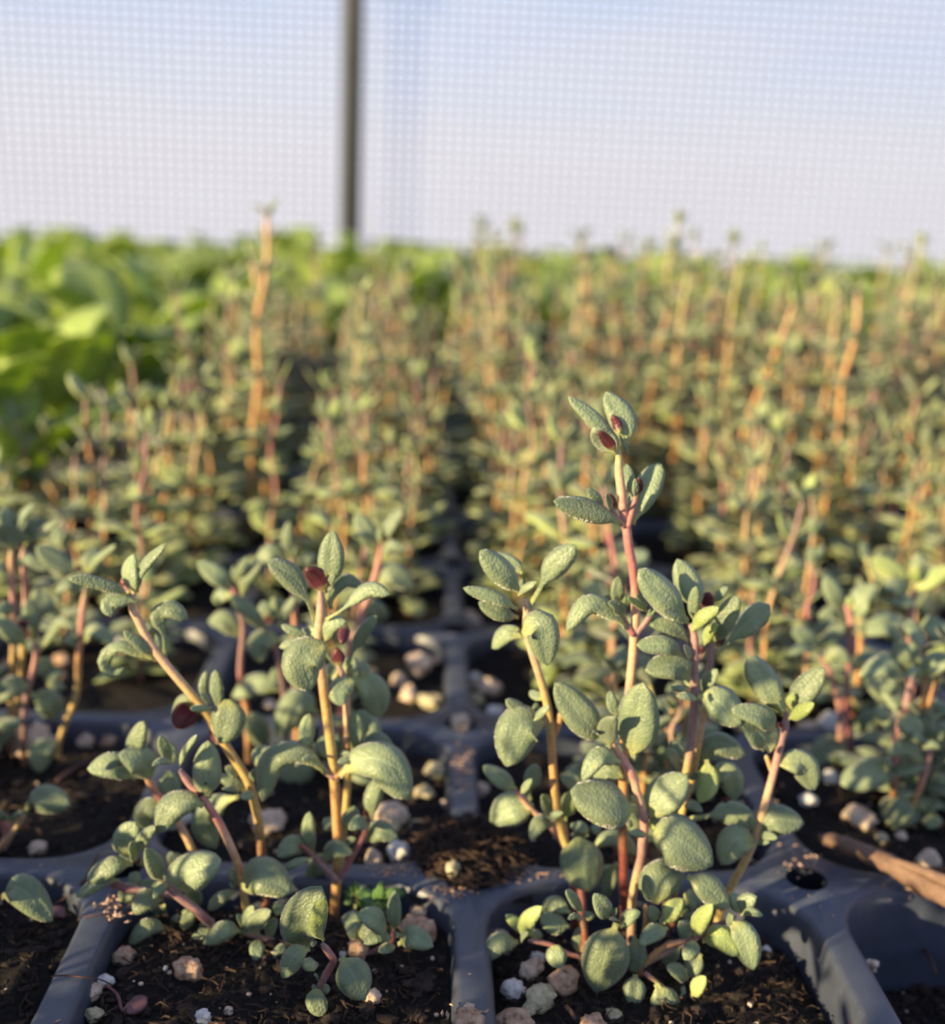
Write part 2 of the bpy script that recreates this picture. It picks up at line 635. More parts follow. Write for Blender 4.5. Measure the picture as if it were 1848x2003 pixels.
# the soil of all cells further off: one mass
V, F = [], []
base = ring(quarter(OPEN - 0.0011, RAD - 0.0004))
nn = len(base)
for (c0, c1, r0, r1, ox, oy) in ((-2, 7, -3, 9, 0, 0), (-9, -2, -3, 4, 0, 0), (-13, -2, 4, 19, -0.004, 0.006), (-2, 12, 9, 20, 0.004, 0.012)):
    for c in range(c0, c1):
        for r in range(r0, r1):
            if (c, r) in SOIL_LABELS:
                continue
            b = len(V)
            for s in (1.0, 0.8, 0.55, 0.3, 0.0):
                for (x, y) in base:
                    X, Y = (c + .5) * SP + x * s, (r + .5) * SP + y * s
                    V.append((X + ox, Y + oy, SOIL_Z - 0.0005 + 0.0016 * fb(X, Y, 140, 2.0)))
            for k in range(4):
                for i in range(nn):
                    j = (i + 1) % nn
                    F.append((b + k * nn + i, b + k * nn + j, b + (k + 1) * nn + j, b + (k + 1) * nn + i))
tag(obj('potting_soil', new_mesh('potting_soil', V, F, [M_SOIL])), 'dark potting soil filling the cells further back in the trays', 'soil', None, 'stuff')

# ------------------------------------------------------------------ plant building blocks


def resample(P, n):
    """Catmull-Rom through the points, n samples, even in arc length."""
    P = np.array(P, float)
    if len(P) == 2:
        t = np.linspace(0, 1, n)[:, None]
        return P[0] * (1 - t) + P[1] * t
    Q = np.vstack([2 * P[0] - P[1], P, 2 * P[-1] - P[-2]])
    out = []
    for i in range(1, len(Q) - 2):
        for k in range(8):
            t = k / 8.0
            a, b, c, d = Q[i - 1], Q[i], Q[i + 1], Q[i + 2]
            out.append(0.5 * ((2 * b) + (-a + c) * t + (2 * a - 5 * b + 4 * c - d) * t * t + (-a + 3 * b - 3 * c + d) * t ** 3))
    out.append(P[-1])
    out = np.array(out)
    s = np.concatenate([[0], np.cumsum(np.linalg.norm(np.diff(out, axis=0), axis=1))])
    u = np.linspace(0, s[-1], n)
    return np.stack([np.interp(u, s, out[:, k]) for k in range(3)], 1)


def unit(v):
    return v / (np.linalg.norm(v, axis=-1, keepdims=True) + 1e-12)


def leaf_geo(mid, width, nrm, n=12, m=7, pet=0.14, cup=0.28, groove=0.10, thick=0.0004, a=0.5, b=0.55, wave=0.0, rng=RNG):
    """A closed blade along the midrib MID; NRM is where its upper face looks. Returns verts, faces, material index, uv."""
    C = resample(mid, n)
    T = unit(np.gradient(C, axis=0))
    Nn = unit(nrm - T * (T @ nrm)[:, None])
    S = np.cross(T, Nn)
    t = np.linspace(0, 1, n)
    u = np.clip((t - pet) / (1 - pet), 0, 1)
    um = a / (a + b)
    f = (np.maximum(u, 1e-6) ** a) * (np.maximum(1 - u, 0) ** b) / (um ** a * (1 - um) ** b)
    hw = np.maximum(width * 0.5 * f, 0)
    pw = min(width * 0.11, 0.00045)
    hw = np.where(t < 1 - 1e-6, np.maximum(hw, pw * (1 - 0.6 * t)), width * 0.03)
    vs = np.linspace(-1, 1, m)
    ringN = m + m - 2
    V = np.zeros((n, ringN, 3))
    UV = np.zeros((n, ringN, 2))
    ph = rng.uniform(0, 6.28)
    for k in range(ringN):
        if k < m:
            v, top = vs[k], True
        else:
            v, top = vs[2 * m - 2 - k], False
        zz = -cup * v * v * hw - groove * hw * math.exp(-(v / 0.22) ** 2) + groove * hw
        if wave:
            zz = zz + wave * hw * np.sin(t * 9 + ph + 1.5 * v) * v * v
        off = 0.0 if top else -np.minimum(thick, hw * 0.9) * (1 - v * v) ** 0.5
        V[:, k] = C + S * (v * hw)[:, None] + Nn * (zz + off)[:, None]
        UV[:, k, 0] = t
        UV[:, k, 1] = 0.5 + 0.5 * v
    V = V.reshape(-1, 3)
    UV = UV.reshape(-1, 2)
    F, MI = [], []
    for i in range(n - 1):
        for k in range(ringN):
            j = (k + 1) % ringN
            F.append((i * ringN + k, (i + 1) * ringN + k, (i + 1) * ringN + j, i * ringN + j))
            MI.append(0 if k < m - 1 else 1)
    F.append(tuple(range(ringN)))
    MI.append(0)
    F.append(tuple((n - 1) * ringN + k for k in range(ringN))[::-1])
    MI.append(0)
    return V, F, MI, UV


def mesh_uv(name, V, F, MI, UV, mats):
    me = new_mesh(name, V, F, mats, MI)
    ul = me.uv_layers.new(name='UVMap')
    li = np.zeros(len(me.loops), np.int32)
    me.loops.foreach_get('vertex_index', li)
    ul.data.foreach_set('uv', UV[li].ravel())
    return me


STEM_COLS = {'pink': (0.42, 0.20, 0.165), 'mauve': (0.24, 0.135, 0.125), 'peach': (0.50, 0.31, 0.19), 'orange': (0.46, 0.23, 0.08), 'gold': (0.45, 0.30, 0.095),
             'tan': (0.42, 0.28, 0.14), 'brown': (0.20, 0.095, 0.040), 'red': (0.20, 0.045, 0.030), 'wine': (0.13, 0.035, 0.040), 'rose': (0.34, 0.12, 0.11), 'green': (0.34, 0.34, 0.13)}


def tube_geo(P, r0, r1, cols, seg=5, sides=9, nodes=()):
    """A tapering round stem along P (top to base) with a colour at every vertex and slight swellings at NODES (0..1)."""
    n = max(4, (len(P) - 1) * seg + 1)
    C = resample(P, n)
    T = unit(np.gradient(C, axis=0))
    ref = np.array([0.31, 0.2, 0.93])
    if abs(T[0] @ ref) > 0.9:
        ref = np.array([1.0, 0.1, 0.0])
    A = unit(ref - T * (T @ ref)[:, None])
    B = np.cross(T, A)
    t = np.linspace(0, 1, n)
    r = r0 + (r1 - r0) * t
    r = r * np.where(t < 0.05, 0.55 + 9 * t, 1.0)
    for q in nodes:
        r = r * (1 + 0.30 * np.exp(-((t - q) / 0.03) ** 2))
    ang = 2 * math.pi * np.arange(sides) / sides
    V = C[:, None, :] + r[:, None, None] * (A[:, None, :] * np.cos(ang)[None, :, None] + B[:, None, :] * np.sin(ang)[None, :, None])
    cc = np.array([STEM_COLS[c] for c in cols])
    x = np.linspace(0, 1, len(cc)) if len(cc) > 1 else np.array([0.0])
    colv = np.stack([np.interp(t, x, cc[:, k]) for k in range(3)], 1)
    VC = np.repeat(colv, sides, axis=0)
    F = []
    for i in range(n - 1):
        for k in range(sides):
            j = (k + 1) % sides
            F.append((i * sides + k, i * sides + j, (i + 1) * sides + j, (i + 1) * sides + k))
    F.append(tuple(range(sides))[::-1])
    F.append(tuple((n - 1) * sides + k for k in range(sides)))
    return V.reshape(-1, 3), F, VC


def mesh_col(name, V, F, VC, m=None):
    me = new_mesh(name, V, F, [m or M_STEM])
    ca = me.color_attributes.new('Col', 'FLOAT_COLOR', 'POINT')
    ca.data.foreach_set('color', np.hstack([VC, np.ones((len(VC), 1))]).astype(np.float32).ravel())
    return me

# ------------------------------------------------------------------ the near seedlings, each measured and set at its own depth
UP = np.array([0, 0, 1.0])
hero_rng = random.Random(3)


def px_len(px, p):
    return px * depth(p) / FPX


def seedling(label, base_px, stems, leaves, group, off=0.0, zb=SOIL_Z, lean=0.0, cat='seedling', leafmats=None):
    base = ground(base_px[0], base_px[1], zb)
    root = empty('thyme_seedling' if leafmats is None else 'weed_seedling', base, label, cat, group)
    hz = depth(base)

    def pt(q, d):
        # lean: mm towards the viewer for every 100 px of height
        return on_plane(q[0], q[1], base, off + d + lean * max(0.0, (base_px[1] - q[1])) / 100.0)
    for si, s in enumerate(stems):
        pts, r0, r1, cols = s[:4]
        so = s[4] if len(s) > 4 else 0.0
        P = [pt(q, so) for q in pts]
        if si == 0 or (len(s) > 5 and s[5]):
            b = np.array(base)
            b[2] -= 0.003
            P.append(np.array(base))
            P.append(b)
        P = np.array(P)
        V, F, VC = tube_geo(P, px_len(r0, P[0]), px_len(r1, P[-1]), cols.split('>'), 5, 10)
        obj('stem' if si == 0 else 'branch', mesh_col('stem', V - base, F, VC), root)
    for lf in leaves:
        pts, w = lf[0], lf[1]
        fl = lf[2] if len(lf) > 2 else ''
        upk = lf[3] if len(lf) > 3 else 0.45
        d0, d1 = 0.0, hero_rng.uniform(-1.0, 1.6)
        if 'f' in fl:
            d0, d1 = 1.1, hero_rng.uniform(2.6, 4.2)
        if 'b' in fl:
            d0, d1 = -0.8, hero_rng.uniform(-3.4, -2.0)
        if 'F' in fl:
            d0, d1 = 3.5, 5.0
        if 'B' in fl:
            d0, d1 = -5.0, -7.0
        k = len(pts)
        P = np.array([pt(q, d0 + (d1 - d0) * (i / (k - 1.0))) for i, q in enumerate(pts)])
        vdir = unit(CAM - P[k // 2])
        nrm = vdir + UP * upk + np.array([hero_rng.uniform(-.25, .15), 0, 0])
        if 'u' in fl or 'g' in fl:
            nrm = -vdir + UP * 0.55
        elif 'l' in fl:      # looks to the side the sun is on
            nrm = vdir * 0.6 + np.array([-0.9, 0, 0.3])
        T = unit(P[-1] - P[0])
        if k <= 3:
            arch = unit(nrm - T * (T @ nrm)) * np.linalg.norm(P[-1] - P[0]) * hero_rng.uniform(.03, .12)
            P = np.array([P[0], P[1] + arch, P[2]]) if k == 3 else np.array([P[0], (P[0] + P[1]) / 2 + arch, P[1]])
            k = 3
            pts = [pts[0], ((pts[0][0] + pts[-1][0]) / 2, (pts[0][1] + pts[-1][1]) / 2), pts[-1]]
        S = unit(np.cross(T, unit(nrm - T * (T @ nrm))))
        comp = max(0.6, float(np.linalg.norm(S - vdir * (S @ vdir))))
        width = px_len(w, P[0]) / comp
        Lw = float(np.linalg.norm(np.diff(P, axis=0), axis=1).sum())
        ratio = w / max(1.0, sum(math.hypot(pts[i + 1][0] - pts[i][0], pts[i + 1][1] - pts[i][1]) for i in range(k - 1)))
        small = Lw < 0.0035
        pet = 0.11 if (not small and ratio < 0.75) else 0.05
        if 'k' in fl:
            pet = 0.36
        if 'o' in fl:
            pet = 0.04
        a, b = (0.44, 0.62) if ratio > 0.45 else (0.55, 0.56)
        cup = 0.42 if ratio < 0.45 else 0.30
        V, F, MI, UV = leaf_geo(P, width, nrm, 9 if small else 14, 5 if small else 7, pet, cup * hero_rng.uniform(.7, 1.5), 0.23, min(0.0005, width * 0.22), a, b, 0.05, hero_rng)
        if leafmats:
            mats = leafmats
        else:
            mats = [M_LEAF_Y if 'y' in fl else M_LEAF, M_PURPLE if ('u' in fl or 'p' in fl) else M_UNDER]
        lo = obj('leaf', mesh_uv('leaf', V - base, F, MI, UV, mats), root)
        if 'u' in fl and leafmats is None:
            lo['label'] = 'purple underside of a curled leaf'
    return root


GL = 'thyme seedlings in the left front cell'
GR = 'thyme seedlings in the right front cell'
GM = 'thyme seedlings in the cell behind the left front cell'
GE = 'thyme seedlings at the left edge'
GS = 'thyme seedlings in the cell right of the twig'

# --- left front cell
seedling('leaning thyme seedling with curled leaves and a purple leaf underside, left front cell', (520, 1764), [
    ([(262, 1158), (259, 1188), (270, 1212), (290, 1252), (320, 1294), (350, 1330), (386, 1372), (408, 1402), (436, 1450), (462, 1490), (486, 1530), (498, 1572), (506, 1612), (512, 1670)], 8.5, 9, 'peach>peach>peach>gold>gold>gold>gold>brown>brown>wine')],
    [([(262, 1164), (256, 1120), (262, 1084)], 46, 'l'), ([(256, 1164), (247, 1146), (236, 1132)], 24, 'u'), ([(268, 1158), (290, 1112), (324, 1063)], 25, 'l'),
     ([(252, 1168), (232, 1153), (182, 1137), (133, 1131)], 26, 'f'), ([(270, 1178), (240, 1172), (212, 1180), (218, 1206)], 34, 'f'),
     ([(308, 1293), (268, 1276), (236, 1262), (212, 1274), (205, 1298), (220, 1318), (243, 1306)], 26, '', 0.9),
     ([(300, 1284), (275, 1264), (242, 1234)], 24), ([(292, 1278), (278, 1262), (266, 1252)], 18, 'u'),
     ([(323, 1290), (321, 1244), (310, 1206), (336, 1190), (368, 1212)], 40, 'k'), ([(316, 1278), (308, 1262), (304, 1240)], 18, 'p'), ([(298, 1240), (288, 1218)], 17, 'b'),
     ([(388, 1376), (366, 1396), (344, 1426)], 52, 'u'), ([(392, 1376), (366, 1372), (336, 1404)], 30, 'b'), ([(416, 1384), (372, 1386)], 16, 'f'), ([(408, 1376), (397, 1342), (403, 1312)], 19), ([(428, 1390), (425, 1350), (421, 1310)], 27),
     ([(412, 1376), (400, 1366), (392, 1356)], 14), ([(446, 1368), (446, 1408), (430, 1454)], 68, 'f'), ([(432, 1454), (410, 1428)], 20, 'u'),
     ([(482, 1548), (455, 1530), (427, 1518)], 26), ([(466, 1516), (450, 1506), (440, 1500)], 22), ([(470, 1547), (434, 1543)], 13, 'f'), ([(497, 1552), (470, 1560)], 22, 'f'),
     ([(466, 1558), (424, 1572), (400, 1610), (424, 1660)], 56, 'b'), ([(490, 1532), (496, 1515), (508, 1500)], 17), ([(528, 1500), (512, 1478), (494, 1468)], 46, 'b')], GL)

seedling('tallest upright thyme seedling with orange stem in the left front cell', (655, 1770), [
    ([(627, 1152), (628, 1190), (625, 1220), (622, 1256), (626, 1290), (630, 1322), (634, 1356), (639, 1395), (646, 1450), (652, 1500), (654, 1530), (657, 1575), (660, 1640), (659, 1700)], 9.5, 9.5, 'mauve>peach>peach>orange>gold>gold>orange>orange>gold>orange>brown'),
    ([(588, 1652), (606, 1668), (626, 1688), (644, 1706), (658, 1722)], 5, 7, 'red>mauve>mauve', 2.0),
    ([(722, 1598), (716, 1622), (706, 1645), (690, 1672), (676, 1698), (664, 1716)], 5, 7, 'wine>rose>rose>mauve', 1.0),
    ([(604, 1478), (620, 1492), (640, 1512), (653, 1522)], 5, 6, 'peach>mauve', 0.5),
    ([(697, 1484), (684, 1496), (668, 1512), (656, 1522)], 6, 7, 'mauve>brown', 0.5)],
    [([(642, 1146), (648, 1100), (650, 1038)], 52), ([(638, 1160), (622, 1134), (598, 1110)], 42, 'u'), ([(618, 1218), (602, 1176), (566, 1124), (523, 1097)], 47, 'k'),
     ([(636, 1212), (668, 1193), (720, 1152), (763, 1164)], 31, 'fk'), ([(648, 1192), (648, 1160), (676, 1134), (709, 1148)], 30, 'b'), ([(644, 1146), (650, 1130), (655, 1118)], 14),
     ([(640, 1200), (650, 1210)], 10, 'u'), ([(618, 1264), (590, 1255), (545, 1266)], 24), ([(604, 1250), (578, 1238), (550, 1222)], 20), ([(618, 1234), (604, 1240), (592, 1252)], 30, 'b'),
     ([(638, 1260), (592, 1290), (606, 1352)], 82, 'F', 0.2), ([(632, 1256), (652, 1222), (677, 1216)], 34), ([(676, 1218), (668, 1262)], 24, 'uf'), ([(664, 1304), (658, 1266)], 26, 'u'),
     ([(664, 1518), (700, 1488), (755, 1490), (799, 1564)], 80, 'f'), ([(640, 1513), (590, 1472), (532, 1484), (513, 1568)], 50, 'f'), ([(610, 1474), (598, 1440), (604, 1396)], 33),
     ([(608, 1478), (582, 1455)], 13), ([(612, 1476), (613, 1450)], 11), ([(618, 1478), (590, 1488)], 15, 'f'), ([(590, 1488), (578, 1500)], 13, 'f'), ([(645, 1482), (630, 1440)], 44, 'b'),
     ([(614, 1670), (604, 1630), (605, 1588)], 29), ([(598, 1664), (572, 1654), (542, 1676)], 40, 'f'), ([(612, 1678), (582, 1688), (549, 1703)], 17, 'F'), ([(630, 1682), (660, 1662), (690, 1670)], 36, 'f'), ([(642, 1668), (622, 1698), (626, 1730)], 44, 'b'),
     ([(592, 1658), (588, 1645), (585, 1656)], 6, 'u'), ([(728, 1602), (728, 1564), (742, 1520)], 37), ([(722, 1615), (702, 1610), (682, 1622)], 30, 'f'), ([(712, 1646), (744, 1626), (778, 1640)], 42), ([(672, 1616), (688, 1597), (692, 1576)], 34, 'b'),
     ([(656, 1622), (644, 1610), (634, 1600)], 32, 'b'), ([(714, 1640), (740, 1606)], 42, 'b'), ([(674, 1654), (696, 1640)], 18), ([(716, 1600), (712, 1584)], 8, 'u')], GL)

seedling('thyme seedling with pale stem and curled purple tip directly behind the tallest left stem', (668, 1748), [
    ([(660, 1300), (670, 1318), (674, 1340), (677, 1365), (678, 1400), (677, 1440), (679, 1475), (680, 1520), (677, 1570), (672, 1620), (668, 1680)], 7.5, 7, 'mauve>peach>peach>orange>gold>gold>gold>gold>orange>brown')],
    [([(678, 1314), (690, 1275), (708, 1238), (737, 1204)], 29, 'k'), ([(668, 1316), (648, 1290), (626, 1262)], 10), ([(662, 1312), (650, 1318), (658, 1338)], 48, 'b'), ([(676, 1318), (686, 1300), (684, 1282)], 34, 'b'),
     ([(692, 1330), (664, 1350), (668, 1381)], 46, 'f'), ([(684, 1322), (720, 1345), (744, 1404)], 64, 'b'), ([(686, 1472), (697, 1435), (694, 1393)], 33), ([(690, 1466), (716, 1430), (704, 1388)], 64, 'B'),
     ([(704, 1480), (735, 1450), (770, 1464)], 36, 'b'), ([(697, 1472), (700, 1440)], 12), ([(662, 1474), (660, 1434)], 17), ([(660, 1478), (684, 1472)], 10, 'f'), ([(700, 1480), (660, 1491)], 17, 'F'), ([(708, 1322), (716, 1296)], 24, 'b')], GL)

seedling('slim thyme seedling with pink bent stem and yellow-lit paddle leaf, left front cell', (486, 1815), [
    ([(352, 1506), (370, 1532), (388, 1550), (406, 1574), (430, 1612), (452, 1658), (468, 1700), (478, 1756)], 8, 7.5, 'mauve>pink>rose>peach>orange>gold>gold>brown')],
    [([(336, 1488), (322, 1465), (313, 1439)], 25), ([(340, 1492), (336, 1470), (326, 1450)], 24, 'b'), ([(350, 1502), (362, 1470), (385, 1437)], 17, 'f'), ([(340, 1492), (316, 1488), (297, 1498)], 15, 'pf'),
     ([(408, 1562), (405, 1525), (407, 1449)], 57), ([(398, 1576), (374, 1567), (336, 1578), (307, 1629)], 56, 'f'), ([(396, 1562), (384, 1548)], 13, 'u'), ([(399, 1556), (391, 1530)], 11, 'p'), ([(403, 1552), (402, 1530)], 11, 'u'), ([(388, 1558), (368, 1552)], 10, 'p'),
     ([(472, 1735), (515, 1714), (571, 1746)], 76, 'f'), ([(460, 1744), (435, 1754), (406, 1779)], 27), ([(468, 1730), (456, 1712), (444, 1700)], 22), ([(470, 1728), (478, 1700)], 18, 'b'), ([(462, 1735), (448, 1728)], 14)], GL)

seedling('leftmost pink-stemmed thyme seedling with one pointed top leaf, left front cell', (390, 1752), [
    ([(286, 1522), (296, 1538), (312, 1560), (330, 1584), (346, 1606), (362, 1632), (376, 1664), (384, 1700)], 7.5, 7.5, 'orange>rose>pink>peach>gold>gold>tan>brown')],
    [([(264, 1500), (266, 1460), (281, 1411)], 39), ([(294, 1522), (272, 1488), (233, 1474)], 60, 'f'), ([(266, 1522), (226, 1498), (171, 1504)], 52), ([(250, 1494), (225, 1494), (206, 1506)], 15, 'fp'),
     ([(332, 1562), (331, 1540), (330, 1507)], 46, 'b'), ([(322, 1574), (286, 1586), (288, 1622)], 46), ([(316, 1560), (322, 1552)], 12)], GL)

seedling('low reddish thyme shoot sprawling over the left rim, left front cell', (414, 1812), [
    ([(318, 1726), (326, 1732), (350, 1754), (376, 1774), (402, 1798)], 8.5, 9, 'mauve>mauve>rose>red', 3.0, 1),
    ([(216, 1728), (250, 1738), (284, 1744), (322, 1748), (350, 1756)], 9, 6, 'wine>mauve>mauve', 1.0)],
    [([(358, 1744), (374, 1708), (432, 1682)], 80, 'F'), ([(317, 1722), (302, 1692), (285, 1659)], 38, 'f'), ([(285, 1662), (284, 1640), (304, 1616)], 29, 'f'), ([(250, 1676), (250, 1644), (264, 1608)], 60, '', 0.1), ([(268, 1682), (256, 1648)], 30, 'f'),
     ([(280, 1690), (256, 1681)], 17, 'u'), ([(260, 1690), (225, 1694), (170, 1723)], 42, 'f'), ([(252, 1690), (238, 1668)], 42, 'b'), ([(234, 1722), (200, 1725), (149, 1755)], 27, 'f'), ([(322, 1730), (290, 1732), (272, 1728)], 36), ([(328, 1728), (312, 1742), (299, 1757)], 19, 'F'),
     ([(320, 1758), (285, 1760), (263, 1788)], 48, 'f'), ([(278, 1740), (252, 1745), (233, 1765)], 38), ([(322, 1770), (312, 1788), (323, 1809)], 29, 'b'), ([(364, 1745), (376, 1758), (388, 1776)], 42, 'b'), ([(322, 1724), (318, 1708)], 11),
     ([(330, 1690), (345, 1678), (352, 1670)], 36, 'B'), ([(268, 1730), (262, 1716), (254, 1708)], 26, 'b')], GL)

seedling('low thyme rosette on bare soil at the left of the left front cell', (420, 1822), [
    ([(336, 1817), (352, 1818), (382, 1821), (410, 1820)], 5, 5, 'mauve>mauve>wine')],
    [([(330, 1820), (290, 1812), (251, 1850)], 37, 'f'), ([(336, 1824), (326, 1848), (318, 1885)], 31, 'f'), ([(350, 1812), (368, 1796), (376, 1775)], 33), ([(420, 1814), (396, 1842), (402, 1892)], 47, 'f'), ([(472, 1822), (440, 1820), (397, 1846)], 39, 'F'),
     ([(326, 1815), (312, 1818)], 10), ([(402, 1812), (408, 1804), (420, 1798)], 14), ([(398, 1812), (390, 1808)], 16), ([(344, 1806), (346, 1788)], 24, 'b'), ([(425, 1872), (436, 1862), (446, 1852)], 22)], GL)

seedling('low thyme runner with purple stem lying across the middle of the left front cell', (560, 1852), [
    ([(474, 1824), (492, 1830), (520, 1836), (548, 1844)], 5, 6, 'brown>mauve>wine')],
    [([(506, 1828), (502, 1802), (530, 1782)], 37, 'f'), ([(520, 1832), (530, 1815), (541, 1798)], 29), ([(505, 1838), (502, 1858), (503, 1882)], 30, 'f'), ([(567, 1850), (552, 1866), (540, 1886)], 37, 'f'), ([(484, 1817), (474, 1802), (462, 1788)], 18), ([(490, 1812), (488, 1792), (496, 1772)], 27), ([(484, 1826), (474, 1822)], 14),
     ([(540, 1790), (548, 1775), (556, 1768)], 28, 'b'), ([(560, 1832), (552, 1818)], 24, 'b'), ([(572, 1830), (568, 1812)], 24)], GL)

seedling('frontmost thyme seedling of the left cell, broad leaf behind a yellow-lit one', (622, 1962), [
    ([(630, 1846), (642, 1862), (652, 1878), (646, 1892), (634, 1912), (624, 1936)], 7, 7, 'mauve>rose>mauve>mauve>wine')],
    [([(602, 1854), (598, 1800), (628, 1734)], 92, '', 0.15), ([(634, 1840), (619, 1802), (633, 1756)], 35, 'Fy'), ([(606, 1856), (580, 1868), (551, 1913)], 43, 'F'), ([(666, 1872), (688, 1904), (712, 1956)], 70, 'f'), ([(622, 1934), (618, 1958), (636, 1986)], 42, 'f'),
     ([(622, 1932), (610, 1934)], 17), ([(630, 1934), (646, 1936)], 20), ([(614, 1898), (606, 1886), (606, 1872)], 32, 'b'), ([(614, 1840), (612, 1852)], 14, 'f'), ([(620, 1916), (614, 1906)], 12)], GL)

seedling('low thyme shoot beside the tan perlite lumps, left front cell', (700, 1876), [
    ([(768, 1822), (766, 1842), (742, 1856), (712, 1870)], 5, 6, 'wine>mauve>wine')],
    [([(770, 1820), (772, 1790), (772, 1742)], 30), ([(766, 1835), (740, 1832), (712, 1846)], 27, 'f'), ([(778, 1846), (810, 1834), (847, 1852)], 46, 'f'), ([(772, 1850), (755, 1856), (740, 1862)], 22, 'f'), ([(756, 1816), (728, 1800), (700, 1788)], 48, 'f'), ([(706, 1830), (692, 1820), (676, 1814)], 34), ([(702, 1812), (688, 1800), (668, 1794)], 38, 'b'), ([(774, 1835), (776, 1822)], 18), ([(700, 1826), (724, 1818), (735, 1808)], 36)], GL)
WM = [M_WEED, M_WEED]
seedling('tiny bright green weed rosette nearest the tallest left stem', (696, 1768), [([(697, 1742), (698, 1755)], 2.5, 2.5, 'green>green')],
         [([(697, 1748), (695, 1724)], 13), ([(693, 1750), (672, 1744)], 20), ([(690, 1756), (672, 1766)], 20), ([(700, 1748), (708, 1734)], 9), ([(692, 1746), (684, 1732)], 8), ([(698, 1752), (730, 1748)], 26), ([(700, 1758), (712, 1768)], 16)], 'weed seedlings in the left front cell', 0, SOIL_Z, 0, 'weed', WM)
seedling('tiny bright green weed rosette with pointed leaves beside the rightmost upright leaf', (742, 1792), [([(743, 1760), (742, 1776)], 2.5, 2.5, 'green>green')],
         [([(743, 1764), (746, 1724)], 20), ([(740, 1766), (733, 1738)], 17), ([(746, 1766), (754, 1746)], 15), ([(738, 1770), (715, 1756), (696, 1742)], 26, 'b'), ([(744, 1770), (770, 1750), (794, 1746)], 28, 'b'), ([(740, 1776), (720, 1774), (700, 1784)], 26), ([(744, 1774), (756, 1772)], 15), ([(742, 1778), (736, 1766)], 13, 'f')], 'weed seedlings in the left front cell', 0, SOIL_Z, 0, 'weed', WM)

# --- right front cell
seedling('tallest thyme seedling, bright pink upper stem rising above the right front cell', (1222, 1806), [
    ([(1206, 872), (1210, 892), (1210, 918), (1214, 952), (1219, 1000), (1225, 1032), (1230, 1072), (1238, 1112), (1242, 1152), (1243, 1200), (1240, 1246), (1238, 1280), (1232, 1340), (1226, 1390), (1221, 1460), (1219, 1540), (1218, 1640), (1219, 1720)], 9, 9.5, 'green>peach>pink>rose>rose>peach>peach>peach>mauve>orange>orange>orange>brown>red>red>red>red'),
    ([(1190, 968), (1196, 994), (1206, 1012), (1220, 1030)], 4, 6, 'wine>mauve>pink', 0.5), ([(1247, 960), (1240, 985), (1234, 1008), (1228, 1030)], 5, 6, 'mauve>rose>rose', 0.5),
    ([(1202, 1180), (1214, 1202), (1226, 1222), (1238, 1242)], 5, 7, 'wine>mauve>rose', 0.5), ([(1274, 1200), (1262, 1218), (1250, 1232), (1242, 1244)], 6, 7, 'mauve>mauve', 0.2)],
    [([(1212, 884), (1182, 842), (1150, 806), (1111, 776)], 32, '', 0.9), ([(1226, 872), (1216, 820), (1184, 767)], 54, 'b'), ([(1212, 848), (1197, 811)], 21, 'u'), ([(1206, 888), (1182, 862), (1160, 836)], 46, 'gf'), ([(1204, 884), (1188, 864), (1172, 842)], 24, 'uF'), ([(1210, 848), (1222, 872), (1230, 894)], 8),
     ([(1216, 1024), (1188, 1008), (1140, 992), (1083, 980)], 46, 'f'), ([(1182, 998), (1166, 978), (1149, 956)], 23), ([(1200, 998), (1192, 964)], 20, 'u'), ([(1194, 1000), (1186, 966)], 14, 'f'), ([(1236, 1026), (1252, 980), (1292, 906)], 56, 'b'), ([(1238, 972), (1230, 940), (1225, 907)], 25, 'b'), ([(1246, 972), (1250, 934)], 20, 'uf'), ([(1242, 972), (1242, 936)], 14, 'f'),
     ([(1226, 1230), (1200, 1200), (1152, 1178), (1106, 1234)], 40, 'f'), ([(1210, 1182), (1206, 1160), (1208, 1127)], 27), ([(1220, 1208), (1206, 1186), (1190, 1178)], 26, 'f'), ([(1268, 1198), (1250, 1182), (1227, 1169)], 17, 'fy'), ([(1266, 1186), (1254, 1174), (1243, 1163)], 13), ([(1219, 1182), (1222, 1160)], 11), ([(1196, 1172), (1182, 1164)], 10), ([(1270, 1215), (1276, 1195), (1284, 1190)], 14)], GR)

